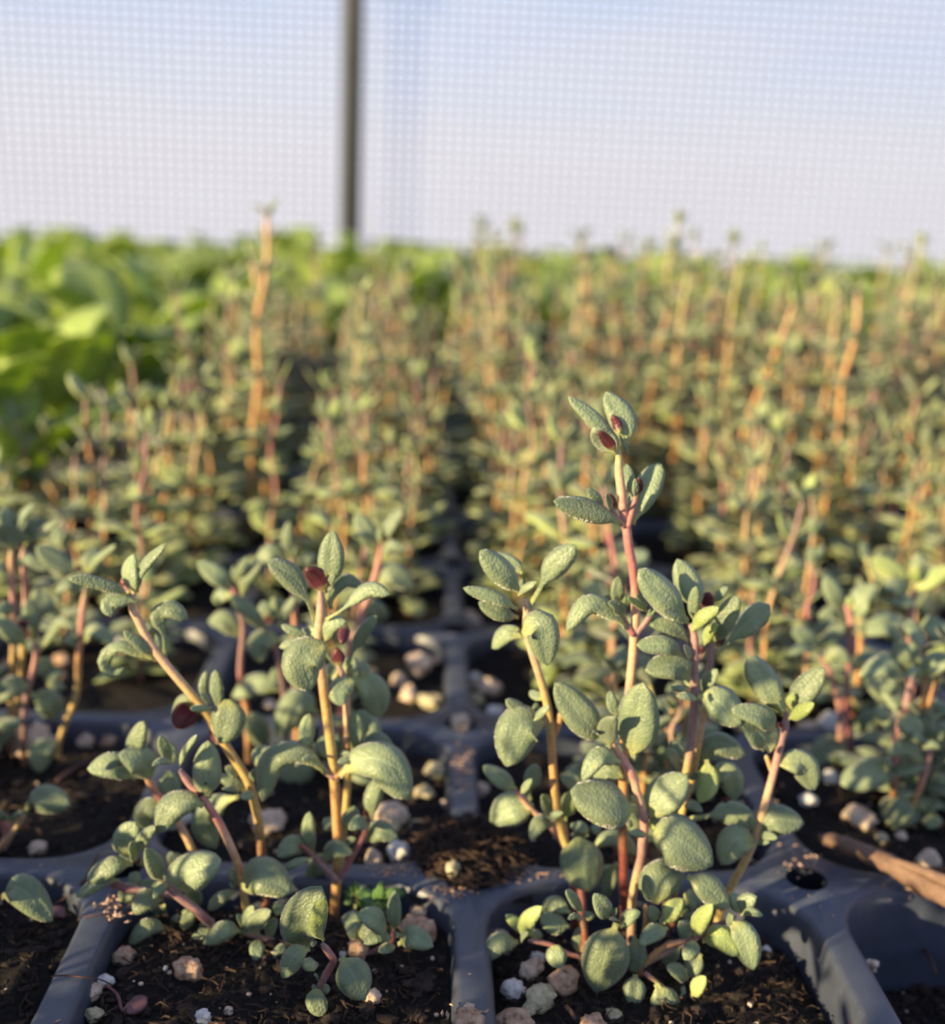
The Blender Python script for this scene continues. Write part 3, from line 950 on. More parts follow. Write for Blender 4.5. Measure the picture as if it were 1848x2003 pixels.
seedling('thyme seedling with smooth orange stem on the left side of the right front cell', (1140, 1800), [
    ([(1026, 1172), (1030, 1198), (1030, 1232), (1038, 1268), (1052, 1312), (1064, 1352), (1071, 1384), (1075, 1412), (1078, 1448), (1082, 1510), (1088, 1572), (1098, 1628), (1112, 1664), (1128, 1706), (1136, 1750)], 8, 8.5, 'peach>peach>peach>tan>gold>gold>orange>orange>gold>gold>gold>orange>rose>red>red'),
    ([(1098, 1392), (1092, 1414), (1084, 1436), (1078, 1448)], 8, 7, 'orange>orange', -0.5)],
    [([(1020, 1160), (985, 1124), (939, 1077)], 50, 'f'), ([(1022, 1122), (1002, 1106), (965, 1082)], 32, 'b'), ([(1038, 1182), (1058, 1148), (1084, 1106), (1126, 1066)], 50, 'k'), ([(1012, 1192), (970, 1172), (906, 1150)], 28, 'f'), ([(1014, 1208), (978, 1200), (936, 1178)], 36), ([(1012, 1166), (1030, 1150), (1050, 1138)], 18, 'F'), ([(1018, 1160), (1024, 1130)], 15),
     ([(1022, 1242), (1056, 1224), (1070, 1302)], 64, 'F'), ([(1022, 1246), (992, 1240), (962, 1268)], 36, 'b'), ([(1016, 1232), (988, 1227)], 14), ([(1064, 1412), (1020, 1420), (990, 1499)], 88, 'f'), ([(1042, 1406), (1015, 1388), (989, 1369)], 28), ([(1044, 1410), (1060, 1395), (1074, 1381)], 17, 'F'), ([(1062, 1368), (1048, 1360), (1037, 1350)], 23, 'b'), ([(1094, 1388), (1092, 1366)], 12), ([(1050, 1396), (1048, 1374)], 16, 'b')], GR)

seedling('pale pink-stemmed thyme seedling with big soft-lit leaves, centre of right front cell', (1234, 1842), [
    ([(1192, 1440), (1200, 1460), (1220, 1490), (1238, 1518), (1246, 1552), (1258, 1592), (1260, 1624), (1256, 1644), (1254, 1676), (1246, 1708), (1239, 1742), (1235, 1780)], 8.5, 8.5, 'tan>pink>pink>peach>pink>pink>mauve>tan>tan>tan>mauve>mauve')],
    [([(1238, 1482), (1245, 1425), (1258, 1336)], 86, ''), ([(1194, 1462), (1188, 1426), (1204, 1400)], 40, 'fg'), ([(1206, 1402), (1197, 1376), (1192, 1351)], 24), ([(1214, 1490), (1172, 1480), (1138, 1526)], 38, 'f'), ([(1216, 1482), (1200, 1474), (1184, 1458)], 54, 'b'), ([(1184, 1442), (1142, 1412), (1085, 1336)], 66, ''),
     ([(1244, 1584), (1190, 1576), (1116, 1547)], 92, 'f'), ([(1270, 1602), (1298, 1562), (1344, 1516)], 76, ''), ([(1264, 1642), (1312, 1640), (1394, 1692)], 102, 'F'), ([(1264, 1632), (1228, 1629)], 18, 'F'), ([(1238, 1616), (1224, 1607)], 15), ([(1275, 1624), (1284, 1594)], 17, 'y'), ([(1170, 1436), (1160, 1430)], 14, 'f'), ([(1240, 1490), (1238, 1440)], 20, 'y'), ([(1220, 1520), (1190, 1508), (1160, 1520)], 44, 'b')], GR)

seedling('mauve-stemmed thyme seedling, nearer of the pair right of the tallest one', (1302, 1806), [
    ([(1350, 1222), (1358, 1244), (1358, 1290), (1358, 1334), (1358, 1382), (1355, 1412), (1352, 1450), (1347, 1482), (1342, 1510), (1326, 1568), (1314, 1600), (1306, 1700)], 8, 8.5, 'pink>mauve>mauve>mauve>mauve>gold>gold>orange>gold>gold>brown>red')],
    [([(1346, 1216), (1302, 1176), (1249, 1114)], 62, 'f'), ([(1368, 1192), (1350, 1150), (1324, 1094)], 54, 'b'), ([(1358, 1218), (1357, 1182), (1361, 1147)], 25, 'f'), ([(1350, 1221), (1325, 1208), (1296, 1194)], 17, 'F'), ([(1352, 1236), (1376, 1208), (1406, 1188)], 30, 'Fy'), ([(1346, 1256), (1312, 1226), (1265, 1214)], 34), ([(1336, 1286), (1300, 1264), (1245, 1262)], 40, 'f'),
     ([(1352, 1286), (1338, 1262)], 17, 'pf'), ([(1354, 1288), (1346, 1268)], 14, 'u'), ([(1366, 1280), (1376, 1264)], 12, 'u'), ([(1350, 1332), (1318, 1302), (1262, 1312)], 58, 'f'), ([(1346, 1350), (1311, 1344)], 15, 'f'), ([(1362, 1366), (1323, 1361)], 19, 'F'), ([(1352, 1342), (1344, 1318)], 24, 'b'), ([(1364, 1362), (1406, 1374), (1449, 1420)], 72, 'f')], GR)

seedling('yellow-stemmed thyme seedling, further of the pair right of the tallest one', (1316, 1782), [
    ([(1394, 1236), (1392, 1256), (1389, 1292), (1384, 1328), (1378, 1388), (1371, 1424), (1367, 1452), (1362, 1480), (1354, 1520), (1340, 1566), (1328, 1620), (1320, 1690)], 7, 7, 'mauve>mauve>gold>peach>gold>gold>gold>gold>gold>brown>red')],
    [([(1398, 1284), (1430, 1248), (1462, 1218), (1504, 1182)], 52, 'k'), ([(1392, 1258), (1414, 1220), (1444, 1165)], 44, 'f'), ([(1377, 1262), (1388, 1236), (1402, 1218)], 24, 'Fy'), ([(1380, 1198), (1380, 1178), (1388, 1158)], 34, 'u'), ([(1398, 1176), (1410, 1162), (1424, 1147)], 19), ([(1402, 1264), (1416, 1244)], 17, 'u'), ([(1374, 1358), (1388, 1332), (1403, 1309)], 30, 'f'),
     ([(1368, 1488), (1402, 1456), (1459, 1478)], 48, ''), ([(1342, 1484), (1326, 1466), (1312, 1449)], 27), ([(1334, 1508), (1316, 1486), (1301, 1465)], 31, 'f'), ([(1382, 1486), (1386, 1530), (1366, 1570)], 42, 'Fy'), ([(1345, 1522), (1374, 1514)], 17, 'f'), ([(1388, 1522), (1420, 1512), (1438, 1566)], 50, ''), ([(1414, 1570), (1424, 1560)], 14, 'u'), ([(1338, 1574), (1356, 1578), (1374, 1588)], 22, 'f'),
     ([(1350, 1602), (1385, 1596), (1428, 1588), (1474, 1594)], 48, 'k'), ([(1364, 1510), (1372, 1494)], 16)], GR)

seedling('slanting thyme seedling leaning right towards the rim hole, right front cell', (1402, 1812), [
    ([(1538, 1392), (1536, 1420), (1528, 1448), (1520, 1482), (1510, 1522), (1496, 1572), (1478, 1636), (1456, 1686), (1434, 1726), (1414, 1766)], 7.5, 8, 'mauve>mauve>pink>peach>tan>tan>gold>gold>gold>brown'),
    ([(1498, 1478), (1506, 1500), (1512, 1515)], 4.5, 5, 'gold>peach', -0.3)],
    [([(1532, 1394), (1506, 1352), (1463, 1284)], 58, ''), ([(1546, 1386), (1574, 1352), (1612, 1306)], 52, ''), ([(1536, 1388), (1522, 1372)], 18, 'f'), ([(1543, 1382), (1552, 1356)], 21, 'y'), ([(1542, 1406), (1564, 1392), (1592, 1376)], 30, 'fy'), ([(1518, 1430), (1480, 1402), (1430, 1388)], 46, 'f'), ([(1496, 1468), (1474, 1434), (1450, 1413)], 44, 'f'), ([(1506, 1470), (1508, 1440), (1502, 1420)], 36, 'b'), ([(1506, 1472), (1494, 1460)], 11, 'f'),
     ([(1514, 1494), (1562, 1492), (1592, 1546)], 54, ''), ([(1529, 1490), (1546, 1471)], 16), ([(1526, 1426), (1524, 1412)], 10, 'u'), ([(1488, 1642), (1515, 1606), (1572, 1610)], 62, ''), ([(1486, 1632), (1520, 1640)], 19, 'f'), ([(1482, 1646), (1504, 1648)], 15, 'f'), ([(1478, 1648), (1438, 1644), (1410, 1692)], 62, 'f'), ([(1462, 1638), (1452, 1618), (1446, 1601)], 21), ([(1476, 1622), (1465, 1594)], 19)], GR)

seedling('low branched thyme seedling left of the orange stem, right front cell', (1126, 1780), [
    ([(1008, 1544), (1024, 1566), (1044, 1588), (1070, 1608), (1090, 1634), (1104, 1656), (1116, 1700), (1122, 1740)], 5, 8, 'rose>peach>pink>pink>pink>rose>red>red'),
    ([(1088, 1598), (1098, 1610), (1106, 1626), (1106, 1650)], 4, 6, 'peach>orange>pink', 0.6)],
    [([(1010, 1544), (980, 1524), (945, 1498)], 36, ''), ([(1038, 1566), (1036, 1542), (1050, 1494)], 36, 'k'), ([(1018, 1552), (1030, 1538), (1040, 1524)], 17, 'F'), ([(1044, 1580), (1002, 1582), (958, 1606)], 70, '', 0.15), ([(1086, 1602), (1072, 1576), (1060, 1554)], 33, 'f'), ([(1078, 1608), (1088, 1594), (1102, 1590)], 19, 'F'), ([(1086, 1610), (1056, 1612), (1037, 1642)], 33, 'f'), ([(1105, 1618), (1112, 1578), (1124, 1546)], 36, 'ky'), ([(1132, 1546), (1114, 1532), (1096, 1521)], 27),
     ([(1130, 1638), (1138, 1690), (1152, 1744)], 86, 'F', 0.15), ([(1150, 1660), (1198, 1640), (1246, 1672)], 36, ''), ([(1206, 1690), (1186, 1726), (1170, 1752)], 50, 'b'), ([(1150, 1628), (1132, 1618), (1116, 1612)], 26, 'b'), ([(1168, 1632), (1162, 1610)], 22, 'b'), ([(1152, 1634), (1116, 1632)], 15, 'b')], GR)

seedling('runner of small green leaves reaching left to the divider in the right front cell', (1136, 1876), [
    ([(1032, 1840), (1056, 1843), (1082, 1850), (1112, 1866)], 4.5, 5, 'mauve>rose>tan'), ([(1128, 1790), (1140, 1806), (1144, 1840), (1138, 1868)], 6, 7, 'tan>red>brown', -1.0)],
    [([(1032, 1830), (1012, 1808), (989, 1790)], 25, 'y'), ([(1042, 1832), (1036, 1800), (1060, 1773)], 35, 'fy'), ([(1046, 1838), (1054, 1818)], 25, 'b'), ([(1014, 1842), (976, 1846), (944, 1880)], 42, 'f'), ([(1020, 1842), (1033, 1824)], 17, 'f'), ([(1090, 1848), (1088, 1866), (1093, 1895)], 42, 'F'), ([(1116, 1786), (1086, 1770), (1058, 1778)], 34, 'b'), ([(1114, 1812), (1082, 1806), (1056, 1792)], 42, ''),
     ([(1142, 1786), (1122, 1762), (1107, 1741)], 25, 'f'), ([(1134, 1788), (1110, 1798)], 13, 'F'), ([(1140, 1918), (1116, 1934), (1089, 1962)], 29, 'F'), ([(1130, 1862), (1128, 1846), (1134, 1812)], 22, 'b'), ([(1150, 1800), (1152, 1782)], 24, 'b')], GR)

seedling('bushy low thyme seedling with one very broad hanging leaf, right front cell', (1252, 1896), [
    ([(1262, 1770), (1264, 1800), (1258, 1840), (1254, 1870)], 6, 7, 'orange>orange>orange>red'), ([(1344, 1838), (1314, 1846), (1284, 1862), (1258, 1888)], 5, 5.5, 'mauve>orange>orange', 1.0),
    ([(1440, 1792), (1420, 1802), (1396, 1812), (1360, 1836), (1300, 1866), (1258, 1888)], 5, 5, 'mauve>rose>mauve>tan', 0.0), ([(1322, 1952), (1290, 1926), (1262, 1904)], 4, 5, 'green>green>rose', 3.0)],
    [([(1206, 1806), (1188, 1860), (1164, 1940)], 94, 'F', 0.1), ([(1240, 1830), (1246, 1868), (1234, 1902)], 38, ''), ([(1242, 1906), (1240, 1934), (1234, 1968)], 45, 'F'), ([(1192, 1796), (1176, 1772), (1162, 1748)], 37, 'f'), ([(1200, 1797), (1206, 1776)], 13), ([(1212, 1802), (1192, 1797)], 13, 'f'), ([(1214, 1814), (1232, 1796), (1252, 1784)], 31, 'f'),
     ([(1282, 1768), (1292, 1722), (1334, 1686)], 82, 'b'), ([(1276, 1762), (1266, 1738), (1261, 1711)], 30, 'f'), ([(1344, 1714), (1380, 1734), (1426, 1776)], 54, ''), ([(1300, 1808), (1316, 1780), (1336, 1758)], 37, 'y'), ([(1282, 1802), (1276, 1786), (1270, 1772)], 29, ''), ([(1356, 1832), (1374, 1800), (1394, 1768)], 37, 'fy'), ([(1352, 1832), (1338, 1818), (1328, 1802)], 37, ''), ([(1374, 1840), (1408, 1834), (1443, 1870)], 45, 'fy'),
     ([(1306, 1815), (1278, 1826), (1251, 1847)], 35, 'f'), ([(1356, 1840), (1352, 1858), (1337, 1877)], 33, 'F'), ([(1330, 1846), (1314, 1858), (1302, 1890)], 40, ''), ([(1372, 1866), (1358, 1886), (1346, 1912)], 38, ''), ([(1346, 1916), (1326, 1902), (1304, 1890)], 33, 'f'), ([(1352, 1948), (1366, 1930), (1380, 1910)], 32, 'Fy'), ([(1284, 1924), (1300, 1960), (1322, 2002)], 58, 'F'), ([(1310, 1928), (1324, 1938), (1338, 1952)], 36, 'f'), ([(1366, 1952), (1372, 1968), (1380, 1988)], 25, ''),
     ([(1424, 1800), (1452, 1828), (1474, 1897)], 56, 'f'), ([(1420, 1804), (1434, 1792)], 23, 'F'), ([(1446, 1786), (1440, 1766), (1430, 1746)], 29, ''), ([(1450, 1786), (1464, 1762), (1480, 1754)], 37, ''), ([(1448, 1790), (1470, 1784), (1492, 1792)], 17, 'f'), ([(1290, 1806), (1310, 1796)], 20, 'b'), ([(1395, 1830), (1404, 1814), (1412, 1806)], 26, 'b'), ([(1330, 1790), (1345, 1780), (1352, 1776)], 34, 'B'), ([(1340, 1750), (1356, 1764), (1362, 1778)], 40, 'B')], GR)

# --- left edge, cell behind
seedling('thyme seedling with orange lower stem bending left, standing clear at the left edge', (112, 1478), [
    ([(168, 1152), (165, 1172), (160, 1210), (156, 1258), (153, 1292), (152, 1330), (147, 1366), (131, 1406), (116, 1446)], 6.5, 6, 'tan>pink>pink>orange>gold>gold>gold>gold>tan')],
    [([(150, 1118), (112, 1100), (71, 1067)], 44, ''), ([(166, 1120), (182, 1090), (180, 1070)], 46, 'b'), ([(172, 1120), (200, 1090), (227, 1065)], 15, 'f'), ([(160, 1118), (148, 1106)], 12, 'u'), ([(162, 1162), (138, 1142), (110, 1158)], 26, 'f'), ([(163, 1258), (186, 1234), (224, 1258)], 32, ''), ([(152, 1264), (136, 1252), (122, 1256)], 20, ''), ([(152, 1260), (148, 1240)], 12)], GE)
seedling('thyme seedling with mauve stem and a dark purple leaf underside at the left edge', (46, 1492), [
    ([(67, 1250), (70, 1282), (62, 1322), (56, 1342), (48, 1382), (46, 1432)], 6, 6, 'mauve>pink>mauve>mauve>brown>brown')],
    [([(70, 1252), (62, 1212), (56, 1171)], 35, ''), ([(66, 1248), (50, 1232), (31, 1214)], 34, 'u'), ([(50, 1262), (20, 1236), (-10, 1210)], 38, 'f'), ([(78, 1274), (98, 1242), (120, 1214), (148, 1230)], 24, 'f'), ([(74, 1290), (84, 1304), (94, 1318)], 42, 'b'), ([(90, 1336), (104, 1322), (122, 1312)], 30, 'b'), ([(92, 1338), (108, 1340), (128, 1346)], 20, ''), ([(58, 1342), (22, 1345), (-6, 1372)], 46, 'f'), ([(60, 1358), (96, 1376), (112, 1408)], 54, 'b'), ([(112, 1450), (84, 1468), (76, 1512)], 46, 'f'), ([(72, 1544), (108, 1516), (126, 1552)], 60, 'B')], GE)
seedling('taller thyme seedling cut by the left edge, topped by pale fanned leaves', (20, 1468), [
    ([(24, 1072), (22, 1088), (23, 1132), (26, 1190), (26, 1260), (22, 1340), (20, 1420)], 6.5, 6, 'tan>pink>mauve>gold>gold>tan>brown'), ([(46, 1074), (44, 1090), (48, 1132), (50, 1172), (46, 1230), (40, 1330), (24, 1440)], 6, 6, 'peach>pink>peach>gold>gold>tan>brown', -2.0)],
    [([(26, 1078), (16, 1046), (-8, 1026)], 44, 'gf'), ([(28, 1052), (18, 1022), (6, 988)], 30, ''), ([(33, 1048), (48, 1012), (66, 986)], 20, 'l'), ([(30, 1112), (58, 1096), (94, 1116)], 24, 'f'), ([(18, 1112), (-10, 1104)], 22, ''), ([(50, 1062), (46, 1042)], 16, ''), ([(48, 1070), (62, 1036), (86, 1014)], 28, 'b'), ([(58, 1064), (86, 1040), (117, 1014)], 17, ''), ([(54, 1176), (78, 1178), (92, 1160)], 58, 'B'), ([(40, 1074), (34, 1056)], 12, 'u'), ([(24, 1200), (8, 1190), (-8, 1196)], 30, 'f'), ([(30, 1212), (10, 1206), (-6, 1220)], 30, '')], GE)
seedling('thyme seedling cut by the left edge, one large leaf over the rim', (-12, 1672), [
    ([(50, 1592), (38, 1608), (22, 1632), (2, 1658)], 5, 7, 'tan>tan>orange>orange'), ([(-30, 1560), (2, 1600), (16, 1632), (4, 1656)], 10, 9, 'pink>rose>rose>orange', -1.0)],
    [([(48, 1596), (72, 1560), (138, 1576)], 56, 'k'), ([(22, 1614), (30, 1598), (46, 1586)], 13, ''), ([(14, 1606), (14, 1592)], 9), ([(6, 1604), (-4, 1586)], 18)], GE)
seedling('single grey-green thyme leaf on a stalk reaching into the lower left corner cell', (-60, 1800), [
    ([(6, 1754), (-20, 1752), (-50, 1776)], 3, 4, 'mauve>mauve')], [([(4, 1754), (44, 1744), (102, 1802)], 62, 'f')], GE)

# --- the cell behind the left front cell
seedling('thyme seedling with plum stem, leftmost behind the left front cell', (486, 1492), [
    ([(452, 1146), (459, 1160), (468, 1192), (475, 1220), (475, 1248), (471, 1285), (470, 1326), (477, 1366), (483, 1400)], 6, 6.5, 'rose>mauve>mauve>mauve>rose>orange>orange>brown>brown')],
    [([(455, 1150), (426, 1128), (387, 1099)], 40, ''), ([(472, 1166), (482, 1130), (511, 1095)], 35, ''), ([(462, 1140), (472, 1114), (485, 1089)], 19, ''), ([(458, 1136), (457, 1106)], 11), ([(454, 1164), (432, 1166), (434, 1184)], 28, 'b'), ([(470, 1246), (440, 1216), (407, 1214)], 44, 'b'), ([(450, 1146), (440, 1132)], 12, 'u'), ([(474, 1270), (486, 1262)], 14)], GM)
seedling('short thyme seedling with purple stem and notched front leaf behind the left front cell', (562, 1512), [
    ([(529, 1232), (532, 1246), (538, 1268), (546, 1300), (552, 1340), (556, 1376), (560, 1430)], 5.5, 6, 'rose>mauve>mauve>mauve>mauve>brown')],
    [([(521, 1236), (496, 1206), (451, 1164)], 33, 'f'), ([(529, 1216), (535, 1192), (536, 1169)], 19, ''), ([(526, 1210), (518, 1188), (512, 1176)], 32, 'b'), ([(546, 1216), (552, 1190), (550, 1170)], 30, 'b'), ([(541, 1228), (560, 1202), (577, 1166)], 22, ''), ([(531, 1222), (522, 1202)], 19, 'u'), ([(544, 1250), (508, 1256), (510, 1295)], 46, 'f'), ([(553, 1350), (508, 1338), (453, 1362)], 48, 'b'), ([(552, 1350), (540, 1340), (524, 1346)], 14), ([(562, 1360), (574, 1354)], 18), ([(545, 1340), (538, 1322), (536, 1306)], 22, 'b'), ([(622, 1396), (584, 1374), (541, 1440)], 60, 'f'), ([(600, 1440), (580, 1500), (575, 1560)], 74, 'f'), ([(470, 1400), (500, 1420), (520, 1462)], 50, 'b')], GM)
seedling('slender thyme seedling with rose-pink arching stem right of the tallest left seedling', (664, 1476), [
    ([(745, 1066), (743, 1084), (740, 1102), (730, 1138), (716, 1176), (700, 1222), (687, 1256), (676, 1310), (668, 1390)], 6.5, 6.5, 'rose>pink>pink>pink>rose>rose>rose>red>red')],
    [([(737, 1088), (716, 1042), (697, 1002)], 40, ''), ([(748, 1066), (764, 1032), (787, 994)], 28, ''), ([(738, 1065), (720, 1048), (691, 1044)], 16, 'f'), ([(742, 1062), (743, 1032)], 13), ([(746, 1096), (768, 1066), (793, 1076)], 21, 'f'), ([(736, 1146), (766, 1124), (809, 1150)], 48, ''), ([(748, 1064), (752, 1050)], 10, 'u'), ([(712, 1180), (735, 1196), (740, 1220)], 40, 'b'), ([(684, 1390), (700, 1420), (690, 1450)], 44, 'b')], GM)
seedling('thyme seedling mostly hidden behind the tallest left seedling, one upright leaf showing', (580, 1462), [
    ([(571, 1092), (573, 1120), (576, 1180), (575, 1240), (572, 1280), (578, 1340), (580, 1400)], 5.5, 6, 'mauve>pink>orange>gold>orange>orange')],
    [([(568, 1094), (562, 1060), (565, 1020)], 25, ''), ([(560, 1100), (530, 1084), (500, 1102)], 36, ''), ([(582, 1112), (600, 1094), (619, 1084)], 24, 'b'), ([(576, 1090), (578, 1066)], 10), ([(560, 1090), (540, 1068)], 10), ([(575, 1180), (590, 1168), (604, 1170)], 26, 'b')], GM)

# --- right of the twig
seedling('thyme seedling with long rose stem right of the slanting seedling', (1660, 1482), [
    ([(1654, 1184), (1660, 1200), (1664, 1222), (1662, 1256), (1660, 1292), (1657, 1328), (1655, 1380), (1658, 1428)], 6, 6.5, 'pink>pink>rose>mauve>rose>rose>rose>red')],
    [([(1647, 1192), (1628, 1160), (1612, 1126)], 38, ''), ([(1664, 1192), (1686, 1166), (1710, 1144)], 42, ''), ([(1658, 1186), (1661, 1166)], 15, 'y'), ([(1672, 1208), (1684, 1194), (1698, 1178)], 26, 'f'), ([(1652, 1226), (1626, 1196), (1599, 1206)], 24, ''), ([(1764, 1238), (1728, 1222), (1696, 1240)], 54, 'f'), ([(1664, 1302), (1692, 1288), (1732, 1302)], 30, 'b'), ([(1656, 1442), (1628, 1462), (1584, 1496)], 64, 'f'), ([(1732, 1402), (1704, 1410), (1670, 1432)], 46, 'b')], GS)
seedling('thyme seedling with slanting orange-based stem left of the long rose stem', (1640, 1494), [
    ([(1602, 1276), (1608, 1290), (1620, 1310), (1632, 1346), (1640, 1382), (1643, 1428)], 5.5, 6, 'mauve>pink>pink>mauve>orange>brown')],
    [([(1600, 1264), (1576, 1246), (1549, 1232)], 38, ''), ([(1604, 1268), (1626, 1246), (1652, 1220)], 34, ''), ([(1599, 1272), (1570, 1268), (1542, 1280)], 20, 'f'), ([(1612, 1294), (1636, 1276), (1660, 1298)], 32, 'f'), ([(1602, 1270), (1606, 1258)], 12)], GS)
seedling('thyme seedling with dusky purple crown beside the right edge', (1748, 1606), [
    ([(1782, 1316), (1780, 1340), (1775, 1364), (1768, 1392), (1757, 1420), (1752, 1448), (1750, 1500), (1748, 1556)], 7, 7.5, 'mauve>mauve>pink>pink>rose>brown>brown>red')],
    [([(1776, 1314), (1764, 1280), (1754, 1243)], 36, ''), ([(1768, 1332), (1728, 1304), (1681, 1321)], 44, 'f'), ([(1798, 1320), (1828, 1300), (1866, 1288)], 46, 'f'), ([(1802, 1326), (1786, 1314), (1768, 1326)], 18, 'F'), ([(1783, 1314), (1796, 1296)], 18, ''), ([(1760, 1400), (1776, 1416), (1802, 1442)], 46, 'f'), ([(1744, 1490), (1694, 1516), (1644, 1534)], 66, 'f'), ([(1740, 1502), (1730, 1484)], 26, 'f'), ([(1744, 1400), (1724, 1392), (1712, 1384)], 34, ''), ([(1764, 1348), (1740, 1344), (1722, 1340)], 34, 'b'), ([(1744, 1530), (1742, 1512)], 20, 'f')], GS)
seedling('short thyme seedling in front of the purple-crowned one near the right edge', (1782, 1612), [
    ([(1820, 1462), (1816, 1480), (1810, 1508), (1798, 1544), (1786, 1572)], 6, 6, 'mauve>pink>orange>brown>red')],
    [([(1818, 1452), (1812, 1422), (1808, 1391)], 36, ''), ([(1816, 1452), (1800, 1446), (1784, 1436)], 19, 'f'), ([(1826, 1452), (1836, 1442), (1848, 1432)], 22, 'f'), ([(1802, 1462), (1822, 1456), (1840, 1464)], 18, 'F'), ([(1806, 1492), (1768, 1462), (1735, 1476)], 36, ''), ([(1788, 1576), (1764, 1582), (1746, 1616)], 52, 'f'), ([(1792, 1578), (1812, 1570), (1800, 1602)], 38, ''), ([(1810, 1515), (1792, 1520), (1776, 1544)], 42, 'b'), ([(1834, 1512), (1830, 1540), (1834, 1560)], 40, 'b'), ([(1820, 1566), (1834, 1574), (1842, 1582)], 16, 'f'), ([(1826, 1590), (1822, 1606), (1816, 1620)], 36, 'f')], GS)
seedling('thyme seedling with wide yellow-green top leaves at the upper right edge', (1782, 1452), [
    ([(1786, 1154), (1784, 1174), (1783, 1195), (1781, 1222), (1779, 1258), (1780, 1330), (1782, 1400)], 6.5, 6.5, 'rose>pink>pink>rose>rose>rose>red')],
    [([(1780, 1152), (1748, 1116), (1704, 1094)], 40, 'y'), ([(1788, 1156), (1816, 1136), (1862, 1108)], 40, 'y'), ([(1788, 1142), (1790, 1104)], 24, 'y'), ([(1776, 1162), (1750, 1148), (1728, 1152)], 36, 'f'), ([(1792, 1178), (1764, 1178), (1741, 1176)], 30, 'f'), ([(1796, 1230), (1820, 1228), (1860, 1238)], 46, ''), ([(1810, 1280), (1830, 1276), (1850, 1262)], 40, 'y')], GS)
# ------------------------------------------------------------------ seedlings further off
prng = random.Random(21)


def proto_thyme(rng, Hh, cols, big=1.0, gap=0.0062, thick=1.0):
    """One seedling rooted at the origin: a stem and its separate leaves."""
    lx, ly = rng.uniform(-.16, .16), rng.uniform(-.12, .12)
    k = 6
    P = [np.array([lx * Hh * (i / k) ** 1.5 + 0.0011 * rng.uniform(-1, 1), ly * Hh * (i / k) ** 1.5 + 0.0011 * rng.uniform(-1, 1), Hh * i / k - (0.003 if i == 0 else 0)]) for i in range(k, -1, -1)]
    C = resample(P, 40)
    leaves = []
    nn = max(3, int(Hh / gap))
    az = rng.uniform(0, 6.28)
    for i in range(nn + 1):
        h = (i + 0.7) / (nn + 0.9)
        p = C[int(round((1 - min(1, h)) * 39))]
        az += math.pi / 2 + rng.uniform(-.3, .3)
        top = i >= nn - 1
        for sgn in (0, math.pi):
            a = az + sgn + rng.uniform(-.2, .2)
            d = np.array([math.cos(a), math.sin(a), 0])
            elv = (0.10 + 0.55 * h + rng.uniform(-.2, .25)) if not top else rng.uniform(.75, 1.15)
            ln = (0.0102 - 0.0026 * h) * rng.uniform(.8, 1.15) * big if not top else 0.0058 * rng.uniform(.8, 1.1) * big
            dr = rng.uniform(-.05, .35) if not top else rng.uniform(-.1, .2)
            m1 = p + (d * math.cos(elv) + UP * math.sin(elv)) * ln * 0.55
            e2 = elv - dr * 2.2
            m2 = m1 + (d * math.cos(e2) + UP * math.sin(e2)) * ln * 0.5
            nrm = UP * math.cos(elv) - d * math.sin(elv)
            leaves.append(leaf_geo([p, m1, m2], ln * rng.uniform(.50, .70) * (0.75 if top else 1), nrm, 7, 5, 0.12, 0.3, 0.1, 0.0004, 0.46, 0.6, 0, rng))
            for q2 in range(rng.choice((1, 2)) if not top else 0):
                a2 = a + rng.uniform(.2, .6) * (1 if q2 else -1)
                d2 = np.array([math.cos(a2), math.sin(a2), 0])
                l2 = 0.0038 * rng.uniform(.7, 1.3)
                e3 = rng.uniform(.6, 1.2)
                q = p + (d2 * math.cos(e3) + UP * math.sin(e3)) * l2
                leaves.append(leaf_geo([p + d2 * 0.0006, q], l2 * 0.45, UP * math.cos(e3) - d2 * math.sin(e3), 6, 5, 0.1, 0.4, 0.1, 0.0004, 0.55, 0.5, 0, rng))
    for i in range(5):
        a = i * 1.256 + rng.uniform(-.3, .3)
        d = np.array([math.cos(a), math.sin(a), 0])
        p = np.array([0, 0, rng.uniform(.0015, .006)])
        ln = 0.009 * rng.uniform(.75, 1.2)
        leaves.append(leaf_geo([p, p + d * ln * .6 + UP * ln * .35, p + d * ln + UP * ln * .3], ln * rng.uniform(.5, .68), UP - d * .3, 7, 5, 0.2, 0.25, 0.1, 0.0004, 0.52, 0.5, 0, rng))
    stem = tube_geo(P, 0.00040 * thick, 0.00055 * thick, cols.split('>'), 3, 7)
    return stem, leaves


def proto_broad(rng, Hh, nl=7):
    P = [np.array([0, 0, Hh * 0.30]), np.array([0, 0, Hh * .1]), np.array([0, 0, -0.003])]
    leaves = []
    az = rng.uniform(0, 6.28)
    for i in range(nl):
        az += 2.4 + rng.uniform(-.3, .3)
        d = np.array([math.cos(az), math.sin(az), 0])
        e0 = rng.uniform(.8, 1.4)
        ln = Hh * rng.uniform(.75, 1.05)
        p = np.array([0, 0, Hh * 0.25 * i / nl + 0.002])
        m1 = p + (d * math.cos(e0) + UP * math.sin(e0)) * ln * .5
        e1 = e0 - rng.uniform(.1, .7)
        m2 = m1 + (d * math.cos(e1) + UP * math.sin(e1)) * ln * .35
        e2 = e1 - rng.uniform(.2, .7)
        m3 = m2 + (d * math.cos(e2) + UP * math.sin(e2)) * ln * .25
        leaves.append(leaf_geo([p, m1, m2, m3], ln * rng.uniform(.34, .46), UP * math.cos(e0) - d * math.sin(e0), 10, 7, 0.26, rng.uniform(-.25, .25), 0.12, 0.0005, 0.6, 0.42, 0.10, rng))
    return tube_geo(P, 0.0011, 0.0013, ['green', 'green'], 3, 7), leaves


